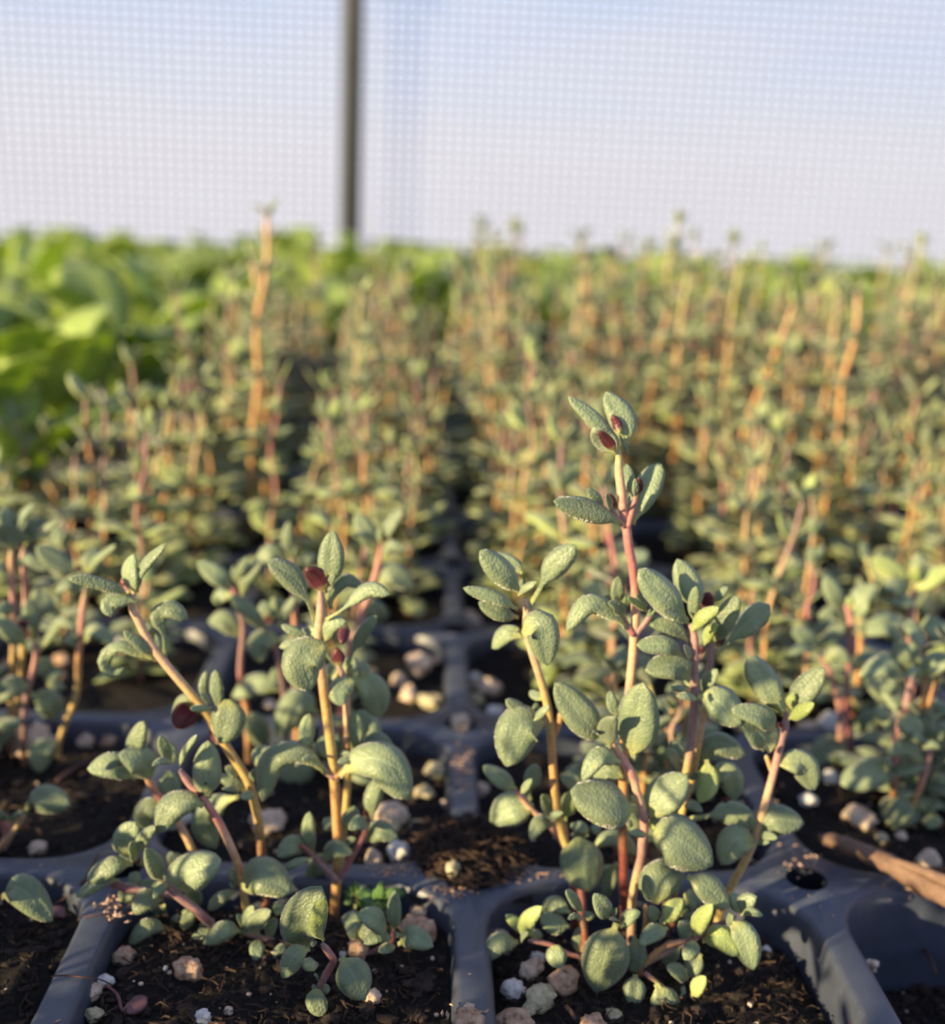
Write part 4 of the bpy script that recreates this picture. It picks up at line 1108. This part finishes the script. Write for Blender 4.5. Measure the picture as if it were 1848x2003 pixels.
def join_geo(parts):
    V, F, MI, UV, b = [], [], [], [], 0
    for v, f, m, u in parts:
        V.append(v)
        F += [tuple(b + q for q in t) for t in f]
        MI += m
        UV.append(u)
        b += len(v)
    return np.vstack(V), F, MI, np.vstack(UV)


class Proto:
    def __init__(self, stem, leaves, mats):
        self.stem = mesh_col('stem', *stem)
        self.geo = join_geo(leaves)
        self.stem_geo = stem
        self.leaves = [mesh_uv('leaf', *g, mats) for g in leaves]
        self.foliage = mesh_uv('foliage', *self.geo, mats)


COLSETS = ['mauve>mauve>peach>orange>tan>brown', 'mauve>tan>orange>tan>brown', 'green>tan>orange>orange>red', 'mauve>rose>pink>tan>red', 'green>peach>gold>tan>brown', 'mauve>orange>brown>red']
TM = [M_LEAF, M_UNDER]
TMY = [M_LEAF_Y, M_UNDER]
SHORT = [Proto(*proto_thyme(prng, 0.030, COLSETS[i % 6]), TM) for i in range(7)]
MID = [Proto(*proto_thyme(prng, 0.046, COLSETS[i % 6], 1.12, .0078), [M_LEAF_SUNLIT, M_UNDER] if i % 4 else TMY) for i in range(9)]
HIGH = [Proto(*proto_thyme(prng, 0.066, COLSETS[i % 6], 1.12, .0085), [M_LEAF_SUNLIT, M_UNDER] if i % 3 else TMY) for i in range(6)]
TALL = [Proto(*proto_thyme(prng, 0.088, 'peach>orange>orange>orange>brown' if i < 2 else 'green>tan>mauve>tan>brown', 1.0, 0.0070, 1.6 if i < 2 else 1.1), TMY if i == 1 else [M_LEAF_SUNLIT, M_UNDER]) for i in range(4)]
BROAD = [Proto(*proto_broad(prng, 0.052, 6 + i % 3), [M_BROAD, M_BROAD]) for i in range(8)]


def plant(name, pr, loc, rz, sc, label, cat, group, full):
    r = empty(name, loc, label, cat, group)
    r.rotation_euler = (0, 0, rz)
    r.scale = (sc, sc, sc)
    obj('stem', pr.stem, r)
    if full:
        for m in pr.leaves:
            obj('leaf', m, r)
    else:
        tag(obj('foliage', pr.foliage, r), kind='stuff')
    return r


def pix(p):
    d = np.array(p) - CAM
    z = d @ CF
    return W / 2 + FPX * (d @ CR) / z, H / 2 - FPX * (d @ CU) / z, z


cands = []


def cell_plants(c, r, n, protos, smin, smax, zone, xr=(-.66, .66), yr=(-.66, .66)):
    for _ in range(n):
        x = (c + .5 + .5 * prng.uniform(*xr)) * SP
        y = (r + .5 + .5 * prng.uniform(*yr)) * SP
        pr = prng.choice(protos)
        px, py, z = pix((x, y, 0.03))
        cands.append((z, x, y, pr, prng.uniform(0, 6.28), prng.uniform(smin, smax), zone, px))


# behind the two front cells and beside them
cell_plants(0, 0, 6, SHORT, .75, 1.05, 'mid', (-.25, .6), (-.3, .6))
cell_plants(-1, 0, 1, SHORT, .6, .8, 'mid', (0, .4), (-.1, .6))
cell_plants(1, 0, 4, SHORT + MID[:2], .8, 1.05, 'right', (-.1, .7), (0.0, .7))
cell_plants(2, 0, 4, SHORT, .9, 1.1, 'right')
cell_plants(-2, 0, 2, SHORT, .7, 1.0, 'left', (-.7, -.3), (-.1, .6))
for r in range(1, 9):
    for c in range(-2, 7):
        pr = (SHORT + MID[:4]) if r == 1 else (MID if r < 4 else MID + HIGH)
        n = 8 if r < 3 else 9
        s = (0.8, 1.1) if r < 4 else ((.85, 1.12) if c < 0 else (.95, 1.25))
        if (c, r) == (0, 1):
            n = 6
        if r == 1 and c in (-1, -2):
            n, pr = 2, SHORT
        yr = (-.66, .66) if r > 1 or c >= 0 else (.1, .7)
        xr = (-.66, .66)
        if c == -1 and r < 5:
            xr = (-.7, .52 + .08 * r)
        if c == 0 and r < 5:
            xr = (-.5 - .08 * r, .68)
        cell_plants(c, r, n, pr, s[0], s[1], 'left' if c < 0 else 'right', xr, yr)
for r in range(0, 4):
    for c in range(-6, -2):
        cell_plants(c, r, 8, SHORT + MID, .85, 1.1, 'left')
cands = [q for q in cands if -140 < q[7] < W + 120]
cands.sort(key=lambda q: q[0])


def zone_label(zone, x, y, px):
    if zone == 'mid':
        return 'soft-focus short thyme seedling directly behind the two front cells', 'short thyme seedlings behind the front cells'
    d = 0 if y < 2.2 * SP else (1 if y < 4.4 * SP else 2)
    row = ('in the nearest blurred rows', 'in the middle blurred rows', 'in the farthest thyme rows')[d]
    if zone == 'left':
        q = 'by the left edge' if px < 330 else ('midway from left edge to gap' if px < 600 else 'just left of the bare gap')
    else:
        q = 'just right of the bare gap' if px < 1150 else ('midway from gap to right edge' if px < 1520 else 'by the right edge')
    return 'blurred thyme seedling %s, %s' % (row, q), 'blurred thyme seedlings %s, %s' % (row, q)


mass = []
for i, (z, x, y, pr, rz, sc, zone, px) in enumerate(cands):
    if i < 225:
        lab, grp = zone_label(zone, x, y, px)
        plant('thyme_seedling', pr, (x, y, SOIL_Z), rz, sc, lab, 'seedling', grp, i < 115)
    else:
        mass.append((x, y, pr, rz, sc))
V, F, MI, UV, b = [], [], [], [], 0
SV, SF, SCV, sb = [], [], [], 0
for (x, y, pr, rz, sc) in mass:
    R = np.array([[math.cos(rz), -math.sin(rz), 0], [math.sin(rz), math.cos(rz), 0], [0, 0, 1]]) * sc
    v, f, m, u = pr.geo
    V.append(v @ R.T + np.array([x, y, SOIL_Z]))
    F += [tuple(b + q for q in t) for t in f]
    MI += m
    UV.append(u)
    b += len(v)
    v, f, cv = pr.stem_geo
    SV.append(v @ R.T + np.array([x, y, SOIL_Z]))
    SF += [tuple(sb + q for q in t) for t in f]
    SCV.append(cv)
    sb += len(v)
if mass:
    th = obj('thyme_foliage', mesh_uv('thyme_foliage', np.vstack(V), F, MI, np.vstack(UV), TM))
    tag(th, 'farthest blurred thyme foliage, a continuous band in front of the broad-leaved seedlings', 'foliage', None, 'stuff')
    tag(obj('thyme_stems', mesh_col('thyme_stems', np.vstack(SV), SF, np.vstack(SCV)), th), kind='stuff')


def tall_at(px, py_top, row, lab, pr, rz):
    """A seedling standing in tray row ROW whose tip reaches the pixel (px, py_top)."""
    y = (row + .5) * SP
    d = ray(px, py_top)
    tip = CAM + d * ((y - CAM[1]) / d[1])
    vt = pr.geo[0][pr.geo[0][:, 2].argmax()]
    hgt = tip[2] - SOIL_Z
    top = max(v[2] for v in pr.geo[0])
    k = hgt / top
    qx = (vt[0] * math.cos(rz) - vt[1] * math.sin(rz)) * k
    qy = (vt[0] * math.sin(rz) + vt[1] * math.cos(rz)) * k
    plant('thyme_seedling', pr, (tip[0] - qx, y - qy, SOIL_Z), rz, k, lab, 'seedling', 'tallest blurred thyme seedlings', True)


tall_at(540, 388, 3.2, 'tallest blurred thyme seedling, orange stem rising past the leaves left of the post', TALL[0], .4)
tall_at(483, 470, 3.6, 'blurred thyme seedling with thick orange stem, just left of the tallest blurred one', TALL[1], 1.4)
tall_at(1325, 408, 4.4, 'tall faint thyme seedling poking into the sky above the right-hand rows', TALL[2], 2.0)
tall_at(722, 540, 2.6, 'blurred thyme seedling with straight red-orange stem below the post', TALL[3], 2.6)
tall_at(1800, 452, 5, 'tall faint thyme seedling reaching into the sky at the far right edge', TALL[3], 3.3)
tall_at(1490, 470, 6, 'blurred thyme seedling touching the sky between the two tall faint ones', TALL[2], 4.3)
tall_at(1550, 560, 3, 'blurred thyme seedling with tall orange stem above the long rose stem', TALL[1], 5.3)
tall_at(1690, 545, 3, 'blurred thyme seedling with paired orange stems high at the right', TALL[0], .3)
tall_at(1040, 655, 2, 'blurred thyme seedling with bright orange stem just right of the bare gap', HIGH[0], .9)
tall_at(270, 800, 1, 'blurred thyme seedling with long coral stem left of the plum-stemmed one', HIGH[3], 1.9)
tall_at(520, 700, 2, 'blurred thyme seedling with curved crimson stem above the front left cell', HIGH[3], 0.6)

# broad-leaved seedlings behind the thyme
bc = []
for (c0, c1, r0, r1, ox, oy) in ((-13, -2, 4, 19, -0.004, 0.006), (-2, 12, 9, 20, 0.004, 0.012)):
    for c in range(c0, c1):
        for r in range(r0, r1):
            x, y = (c + .5 + prng.uniform(-.15, .15)) * SP + ox, (r + .5 + prng.uniform(-.15, .15)) * SP + oy
            px, py, z = pix((x, y, 0.03))
            if -120 < px < W + 120:
                bc.append((z, x, y, prng.choice(BROAD), prng.uniform(0, 6.28), prng.uniform(.9, 1.15), c < -2, px))
bc.sort(key=lambda q: q[0])
for i, (z, x, y, pr, rz, sc, lf, px) in enumerate(bc[:290]):
    if lf:
        q = 'nearest rows of the left-hand mass' if z < .55 else ('middle of the left-hand mass' if z < .8 else 'far rows of the left-hand mass')
    else:
        q = 'strip under the screen wall, left of the post' if px < 690 else ('strip under the screen wall, right of the post' if px < 1250 else 'strip under the screen wall near the right edge')
    lab, grp = 'green broad-leaved seedling in the ' + q, 'broad-leaved seedlings in the ' + q
    plant('broad_leaf_seedling', pr, (x, y, SOIL_Z), rz, sc, lab, 'seedling', grp, i < 45)
for px, py, row, rz, sc, lab in ((35, 660, 3.1, 0.5, .95, 'large lime-lit broad-leaved seedling at the left edge above the thyme'), (-30, 600, 3.6, 2.1, .95, 'large broad-leaved seedling half cut by the left edge')):
    y = (row + .5) * SP
    d = ray(px, py)
    p = CAM + d * ((y - CAM[1]) / d[1])
    plant('broad_leaf_seedling', BROAD[2 if rz < 1 else 5], (p[0], y, SOIL_Z), rz, sc, lab, 'seedling', 'largest broad-leaved seedlings', True)

# seedlings of the same trays that stand outside the picture towards the sun and shade the front cells
orng = random.Random(77)
for c in range(-6, -1):
    for r in range(-3, 0):
        for k in range(5):
            x, y = (c + .5 + orng.uniform(-.4, .4)) * SP, (r + .5 + orng.uniform(-.4, .4)) * SP
            px, py, z = pix((x, y, 0.02))
            if z > 0.0 and px > -110:
                continue
            if z <= 0.0 and math.hypot(x - CAM[0], y - CAM[1]) < 0.05:
                continue
            plant('thyme_seedling', orng.choice(HIGH if k < 2 else MID), (x, y, SOIL_Z), orng.uniform(0, 6.28), orng.uniform(.75, 1.0),
                  'thyme seedling in the tray cells further left than the lower left corner cell', 'seedling', 'thyme seedlings beyond the lower left corner', False)
# the rows nearest the viewer, below the lower edge of the picture
for c in range(-3, 2):
    for r in (-3, -2):
        for k in range(5):
            x, y = (c + .5 + orng.uniform(-.42, .42)) * SP, (r + .5 + orng.uniform(-.42, .42)) * SP
            pr = orng.choice(SHORT)
            k2 = orng.uniform(.75, .95)
            top = max(v[2] for v in pr.geo[0]) * k2
            px, py, z = pix((x, y, top))
            if z < 0.02 or py > 2060:
                plant('thyme_seedling', pr, (x, y, SOIL_Z), orng.uniform(0, 6.28), k2,
                      'thyme seedling in the cells nearer than the two front cells', 'seedling', 'thyme seedlings nearer than the front cells', False)
# ------------------------------------------------------------------ perlite, twig, specks
grng = random.Random(9)


def lump(rng, size, sub=2, rough=0.35, flat=0.85):
    v0, f0 = (ICO1, ICO2, ICO3)[sub - 1]
    s = rng.uniform(0, 50)
    V = []
    ax = np.array([rng.uniform(.8, 1.15), rng.uniform(.8, 1.15), flat * rng.uniform(.85, 1.1)])
    for v in v0:
        q = Vector(v * 1.3) + Vector((s, s * 2, -s))
        k = 1 + rough * mnoise.noise(q) + rough * 0.75 * mnoise.noise(q * 2.7) + rough * .5 * mnoise.noise(q * 6)
        V.append(v * ax * k * size)
    return np.array(V), f0.tolist()


def soil_at(px, py):
    p = ground(px, py)
    for _ in range(3):
        c, r = math.floor(p[0] / SP), math.floor(p[1] / SP)
        z = soil_height(c, r, p[0] - (c + .5) * SP, p[1] - (r + .5) * SP)
        p = ground(px, py, z)
    return p


def granule(px, py, size, m, label, group=None, z=None, sub=3, flat=0.85):
    p = soil_at(px, py + size * 0.32) if z is None else ground(px, py + size * .32, z)
    r = px_len(size, p) * 0.5
    V, F = lump(grng, r, sub, 0.38, flat)
    me = new_mesh('perlite_granule', V, F, [M_PERL[m]])
    o = obj('perlite_granule', me, None, (p[0], p[1], p[2] + r * flat * 0.45))
    o.rotation_euler = (0, 0, grng.uniform(0, 6.28))
    return tag(o, label, 'perlite', group or 'perlite granules')


for g in [
    (985, 1789, 46, 0, 'white perlite granule at the inner left corner of the right front cell'),
    (1040, 1890, 46, 1, 'tan perlite granule with a white cap below the leaf runner'),
    (1052, 1868, 26, 0, 'small white cap sitting on the tan granule below the leaf runner'),
    (1003, 1930, 50, 0, 'pinkish white perlite granule left of the olive lump, right front cell'),
    (1058, 1946, 58, 3, 'olive-tinged perlite lump in the middle of the perlite cluster, right front cell'),
    (1034, 1972, 26, 3, 'small olive granule stuck below the olive lump'),
    (1100, 1908, 60, 2, 'rusty brown perlite lump under the drooping notched leaf'),
    (1006, 1990, 66, 2, 'large rusty perlite lump at the bottom beside the centre divider'),
    (968, 1836, 62, 1, 'flat tan perlite lump behind the long left leaf, right front cell'),
    (1200, 1983, 32, 3, 'small cream perlite granule under the lowest leaf, right front cell'),
    (1158, 1996, 50, 2, 'rusty perlite lump at the bottom edge under the bushy seedling'),
    (1094, 1763, 22, 1, 'small pale granule against the rear wall of the right front cell'),
    (820, 1780, 40, 1, 'round tan perlite granule, left of the pair beside the centre divider'),
    (858, 1782, 46, 1, 'oblong tan perlite granule nearest the centre divider'),
    (818, 1812, 66, 2, 'largest tan perlite lump right of the upright leaf, left front cell'),
    (700, 1848, 46, 2, 'speckled tan perlite lump behind the big drooping leaf, left front cell'),
    (730, 1945, 32, 1, 'small tan granule right of the big drooping leaf tip'),
    (672, 1862, 18, 0, 'tiny pink-white granule under the speckled tan lump'),
    (225, 1807, 34, 1, 'peach perlite granule at the left divider by the low runner leaves'),
    (207, 1914, 32, 0, 'white perlite granule beside the thin root on the left divider'),
    (176, 1936, 40, 1, 'cream perlite crumb cluster below the white granule at the left divider'),
    (183, 1980, 32, 3, 'olive perlite granule near the bottom of the left divider'),
    (246, 1866, 46, 2, 'brown flat perlite lump below the leftmost low leaf, left front cell'),
    (368, 1888, 56, 2, 'rust-coloured lump under the grey-green front leaf, left front cell'),
    (398, 1985, 30, 0, 'small white granule at the bottom of the left front cell'),
    (324, 1892, 12, 0, 'tiny white speck below the pointed front leaf'),
    (447, 1975, 20, 1, 'small two-tone granule at the bottom centre of the left front cell'),
    (73, 1655, 38, 1, 'tan granule lying on the rear soil edge above the left rim'),
    (342, 1592, 58, 0, 'pale chipped perlite lump behind the yellow stem, left'),
    (524, 1600, 60, 1, 'tall pinkish perlite lump between the two front left stems'),
    (766, 1584, 64, 1, 'tall pinkish perlite lump right of the paddle leaf over the soil'),
    (782, 1662, 56, 0, 'grey-white perlite lump right of the lit leaf above the rim'),
    (732, 1680, 44, 1, 'tan perlite lump resting on the rear edge of the rim'),
    (770, 1614, 30, 3, 'small olive granule below the tall right pinkish lump'),
    (815, 1612, 32, 3, 'olive granule with a white neighbour left of the spilled soil'),
    (846, 1620, 32, 0, 'small greyish white granule left of the spilled soil'),
    (853, 1502, 46, 3, 'olive-tan perlite lump left of the speckled rear divider'),
    (829, 1545, 38, 3, 'rounded olive granule below the olive-tan lump'),
    (872, 1570, 24, 1, 'small pink granule beside the rear part of the centre divider'),
    (938, 1540, 40, 1, 'blurred tan crumb pair right of the rear part of the centre divider'),
    (962, 1652, 16, 0, 'tiny white ball right of the spilled soil'),
    (1684, 1868, 42, 0, 'white perlite granule inside the sunken right corner cell'),
    (1735, 1846, 42, 1, 'tan perlite lump on the far side of the sunken right corner cell'),
    (1510, 1788, 24, 1, 'peach granule at the rear right of the right front cell'),
    (1555, 1800, 30, 1, 'peach perlite bit at the right corner of the right front cell'),
    (1498, 1858, 22, 0, 'small cream granule right of the drooping grey-green leaf'),
    (1580, 1560, 34, 0, 'blurred pinkish granule right of the slanting seedling'),
    (1680, 1590, 56, 1, 'large blurred tan granule left of the short right-edge seedling'),
    (1576, 1428, 54, 1, 'blurred peach granule, upper of the pair right of the slanting stem'),
    (1560, 1458, 52, 1, 'blurred peach granule, lower of the pair right of the slanting stem'),
    (1622, 1412, 52, 0, 'blurred pale granule at the foot of the long rose stem'),
    (1625, 1516, 34, 0, 'blurred pale granule left of the wide grey leaf, right of the twig'),
    (1816, 1676, 46, 1, 'tan granule lying against the twig near the right edge'),
    (1762, 1632, 26, 1, 'small tan granule behind the middle of the twig'),
    (1724, 1636, 26, 3, 'small olive-white granule behind the left half of the twig'),
    (1778, 1915, 16, 0, 'tiny white granule low in the sunken right corner cell'),
    (70, 1446, 84, 1, 'big blurred tan perlite lump under the left edge seedlings'),
    (168, 1446, 36, 1, 'blurred cream granule, left of the two near the rear left rim'),
    (214, 1446, 36, 2, 'blurred peach granule, right of the two near the rear left rim'),
    (818, 1292, 56, 1, 'largest pale granule in the bare gap beyond the front rims'),
    (780, 1326, 36, 1, 'blurred granule left of the largest one in the bare gap'),
    (800, 1348, 30, 1, 'blurred granule just below the largest one in the bare gap'),
    (842, 1366, 44, 3, 'olive-white granule in the bare gap by the rear rim'),
    (930, 1330, 44, 1, 'blurred cream granule right of the divider beyond the rear rim'),
    (958, 1340, 40, 1, 'second blurred cream granule right of the divider beyond the rear rim'),
    (930, 1366, 36, 3, 'blurred olive granule right of the divider just beyond the rear rim'),
    (968, 1388, 34, 0, 'blurred white granule at the right of the plugged rim hole'),
    (876, 1136, 44, 1, 'blurred peach granule on the second divider crossing'),
    (1296, 1300, 30, 0, 'blurred white granule behind the paired stems'),
]:
    granule(*g)
granule(900, 1408, 44, 1, 'peach perlite granule plugging the rim hole at the centre crossing', None, -0.0012)
granule(917, 1970, 26, 1, 'peach granule on the near end of the centre divider', None, 0.0)
granule(916, 1992, 50, 2, 'rusty crumb pile over the near end of the centre divider', None, 0.0)
granule(885, 1694, 34, 3, 'olive granule on the soil spilled over the centre crossing', None, 0.001)
granule(962, 1712, 16, 1, 'tiny peach grain on the rim right of the spilled soil', None, 0.0)
# blurred small ones in the cells behind
for i in range(70):
    c, r = grng.choice([-2, -1, -1, 0, 0, 1, 2]), grng.choice([1, 1, 1, 2, 2, 3, 4])
    x, y = (c + .5 + grng.uniform(-.44, .44)) * SP, (r + .5 + grng.uniform(-.42, .42)) * SP
    rr = grng.uniform(.0007, .0019)
    V, F = lump(grng, rr, 2, 0.35)
    o = obj('perlite_granule', new_mesh('perlite_granule', V, F, [M_PERL[grng.choice([0, 1, 1, 2, 3])]]), None, (x, y, SOIL_Z + 0.0008))
    tag(o, 'small blurred perlite granule on the soil of the cells behind', 'perlite', 'small perlite granules in the cells behind')
# grit too small to count on the front soil
V, F, k = [], [], 0
for i in range(260):
    c, r = grng.choice([-2, -1, -1, 0, 0, 1]), grng.choice([-1, -1, 0])
    x, y = grng.uniform(-.88, .88) * HALF, grng.uniform(-.88, .88) * HALF
    if not inside_q(x, y, OPEN - .002, RAD):
        continue
    s = grng.uniform(.00015, .00045)
    v, f = lump(grng, s, 1, .3)
    V.append(v + np.array([(c + .5) * SP + x, (r + .5) * SP + y, soil_height(c, r, x, y) + s * .5]))
    F += [tuple(k + q for q in t) for t in f]
    k += len(v)
tag(obj('perlite_grit', new_mesh('perlite_grit', np.vstack(V), F, [M_PERL[1]])), 'fine pale perlite grit sprinkled over the front soil', 'perlite', None, 'stuff')

# twig
a, b = ground(1606, 1640, 0.0012), ground(1880, 1752, 0.0030)
P = [a + (b - a) * t + np.array([0, 0, 0.0006 * math.sin(t * 5)]) for t in np.linspace(0, 1, 7)]
V, F, VC = tube_geo(P, 0.0011, 0.0018, ['brown'], 5, 14)
V = np.array([v + 0.00035 * np.array([mnoise.noise(Vector(v * 420)), mnoise.noise(Vector(v * 420 + 9)), mnoise.noise(Vector(v * 700 + 20))]) for v in V])
m0 = np.array(P[3])
tw = tag(obj('twig', new_mesh('twig', V - m0, F, [M_BARK]), None, m0), 'smooth brown twig lying across the rim at the right edge', 'twig')
V, F, VC = tube_geo([a + (b - a) * 0.45 + np.array([0, -0.0008, 0.0014]), a + (b - a) * 0.70 + np.array([0, -0.0012, 0.0018]), a + (b - a) * 0.98 + np.array([0, -0.0014, 0.0018])], 0.0004, 0.0010, ['brown'], 5, 8)
obj('bark_ridge', new_mesh('bark_ridge', V - m0, F, [M_BARK]), tw)

# soil spilled over the centre crossing
V, F = [], []
n = 26
cp = ground(918, 1668, 0.0)
for j in range(n):
    for i in range(n):
        u, w = (i / (n - 1.0) - .5) * 2, (j / (n - 1.0) - .5) * 2
        d = math.hypot(u, w)
        e = max(0.0, 1 - d ** 2 * (1 + .5 * mnoise.noise(Vector((u * 2, w * 2, 4)))))
        X, Y = cp[0] + u * 0.0085, cp[1] + w * 0.0105
        V.append((X, Y, -0.0012 + 0.0026 * e ** .6 + 0.0006 * e * fb(X, Y, 600, 7)))
for j in range(n - 1):
    for i in range(n - 1):
        F.append((j * n + i, j * n + i + 1, (j + 1) * n + i + 1, (j + 1) * n + i))
sp = tag(obj('spilled_soil', new_mesh('spilled_soil', V, F, [M_SOIL])), 'dark fibrous soil spilled over the centre divider crossing', 'soil', None, 'stuff')
VV, FF = [], []
for i in range(420):
    t, q = grng.uniform(0, 6.28), math.sqrt(grng.random())
    p = np.array([cp[0] + .0085 * q * math.cos(t), cp[1] + .0100 * q * math.sin(t), 0.0002 + 0.0013 * (1 - q * q) + grng.uniform(0, .0008)])
    a2 = grng.uniform(0, 6.28)
    d = np.array([math.cos(a2), math.sin(a2), grng.uniform(-.3, .5)]) * grng.uniform(.0005, .0022)
    w = np.array([-math.sin(a2), math.cos(a2), 0]) * grng.uniform(.0001, .0003)
    k = len(VV)
    VV += [p - d, p + w, p + d, p - w, p + np.array([0, 0, .00035])]
    FF += [(k, k + 1, k + 4), (k + 1, k + 2, k + 4), (k + 2, k + 3, k + 4), (k + 3, k, k + 4), (k, k + 3, k + 2, k + 1)]
tag(obj('spilled_fibres', new_mesh('spilled_fibres', VV, FF, [M_FIBRE], smooth=False), sp), kind='stuff')

# flecks of bark on the rims
V, F = [], []


def fleck(p, ang, l, w, t=0.00012):
    d, q = np.array([math.cos(ang), math.sin(ang), 0]) * l, np.array([-math.sin(ang), math.cos(ang), 0]) * w
    k = len(V)
    V.extend([p - d, p + q, p + d, p - q, p + np.array([0, 0, t * 2])])
    F.extend([(k, k + 1, k + 4), (k + 1, k + 2, k + 4), (k + 2, k + 3, k + 4), (k + 3, k, k + 4), (k, k + 3, k + 2, k + 1)])


for i in range(900):
    x, y = grng.uniform(-1.6, 2.3) * SP, grng.uniform(-1.0, 1.3) * SP
    lx, ly = (x / SP - math.floor(x / SP) - .5) * SP, (y / SP - math.floor(y / SP) - .5) * SP
    if inside_q(lx, ly, OPEN + .0001, RAD) or math.hypot(HALF - abs(lx), HALF - abs(ly)) < HOLE + .0003:
        continue
    fleck(np.array([x, y, 0.00005]), grng.uniform(0, 6.28), grng.uniform(.0001, .00055), grng.uniform(.00005, .00018))
for (bx, by, sx, sy, nq) in ((215, 1775, 26, 26, 42), (1010, 1712, 80, 10, 34), (760, 1704, 40, 10, 34), (905, 1500, 16, 50, 60), (1560, 1690, 40, 30, 16), (905, 1985, 30, 20, 40), (1520, 1600, 14, 60, 26), (1800, 1745, 30, 12, 30), (880, 1745, 34, 14, 40)):
    for i in range(nq):
        p = ground(bx + grng.gauss(0, sx * .6), by + grng.gauss(0, sy * .6), 0.0001)
        fleck(p, grng.uniform(0, 6.28), grng.uniform(.00015, .0008), grng.uniform(.00008, .00028))
tag(obj('bark_flecks', new_mesh('bark_flecks', V, F, [M_FLECK], smooth=False)), 'pale bark flecks scattered on the tray rims', 'debris', None, 'stuff')

# crumbly crust at the right rim of the right front cell
V, F, k = [], [], 0
MI = []
for i in range(110):
    px = grng.gauss(1690, 30)
    py = 1886 + (px - 1690) * 0.75 + grng.gauss(0, 14) if False else grng.gauss(1888, 26)
    px = 1640 + (py - 1850) * 0.62 + grng.gauss(0, 15)
    p = soil_at(px, py)
    s = grng.uniform(.0002, .0007)
    v, f = lump(grng, s, 1, .3)
    V.append(v + p + np.array([0, 0, 0.0012 + grng.uniform(0, .0006)]))
    F += [tuple(k + q for q in t) for t in f]
    MI += [grng.choice([0, 1, 1, 2, 2, 3])] * len(f)
    k += len(v)
tag(obj('soil_crust', new_mesh('soil_crust', np.vstack(V), F, M_PERL, MI)), 'crumbly rust and white crust at the right rim of the right front cell', 'crust', None, 'stuff')

# dried leaf, roots
pb = soil_at(232, 1990)


def dpt(x, y, h):
    return ground(x, y, pb[2] + h * MM)


g = leaf_geo([dpt(236, 1976, .3), dpt(262, 1966, .8), dpt(288, 1950, 1.2)], px_len(40, pb), UP + np.array([0, -.4, 0]), 10, 7, .1, .3, .1, .0002, .5, .5, .1, grng)
dl = tag(obj('dried_leaf', mesh_uv('dried_leaf', *g, [M_DRY, M_DRY])), 'small shrivelled purple-brown leaf on the soil, bottom of the left front cell', 'leaf')
V, F, VC = tube_geo([dpt(238, 1976, .3), dpt(232, 1952, .6), dpt(222, 1938, 1.0), dpt(205, 1926, 1.6)], .00016, .0002, ['wine'], 5, 6)
obj('stalk', mesh_col('stalk', V, F, VC), dl)
g = leaf_geo([soil_at(128, 1806) + UP * .001, soil_at(112, 1800) + UP * .0016, soil_at(92, 1796) + UP * .001], .0026, UP, 8, 5, .1, .2, .1, .0002, .5, .5, .1, grng)
tag(obj('dried_leaf', mesh_uv('dried_leaf', *g, [M_DRY, M_DRY])), 'small round brown dead leaf beside the single grey-green leaf, lower left corner', 'leaf')
for pts, r, lab in (([(100, 1910, 1.2), (125, 1908, .4), (160, 1911, .3), (195, 1916, -.4), (222, 1928, -2.2)], .00011, 'thin dark root strand crossing the left divider low down'),
                    ([(150, 1800, -1.5), (172, 1792, .3), (210, 1790, .3), (240, 1796, -1.5)], .00010, 'short fine root strand crossing the left divider by the peach granule'),
                    ([(92, 1778, -2.5), (130, 1755, -1.8), (165, 1722, .4), (192, 1672, .8)], .00025, 'brown root piece leaning on the left rim corner'),
                    ([(1668, 1890, -1.2), (1660, 1930, -1.8), (1664, 1975, -2.4), (1660, 2010, -3)], .00016, 'thin brown rootlet along the right rim of the right front cell'),
                    ([(1806, 1850, -9), (1822, 1882, -8.5), (1830, 1905, -9)], .00028, 'short orange-brown stick in the sunken right corner cell'),
                    ([(110, 1530, -2.6), (150, 1500, -2.4), (180, 1488, -2.4)], .0005, 'reddish bark sliver in the cell behind the left rim'),
                    ([(1106, 1968, -2), (1118, 1980, -1.5), (1124, 1995, -2)], .00035, 'tan wood sliver near the bottom of the right front cell')):
    P = [ground(x, y, z * MM) for x, y, z in pts]
    V, F, VC = tube_geo(P, r, r * .8, ['brown'], 6, 6)
    tag(obj('root_strand', new_mesh('root_strand', V, F, [M_ROOT])), lab, 'root')
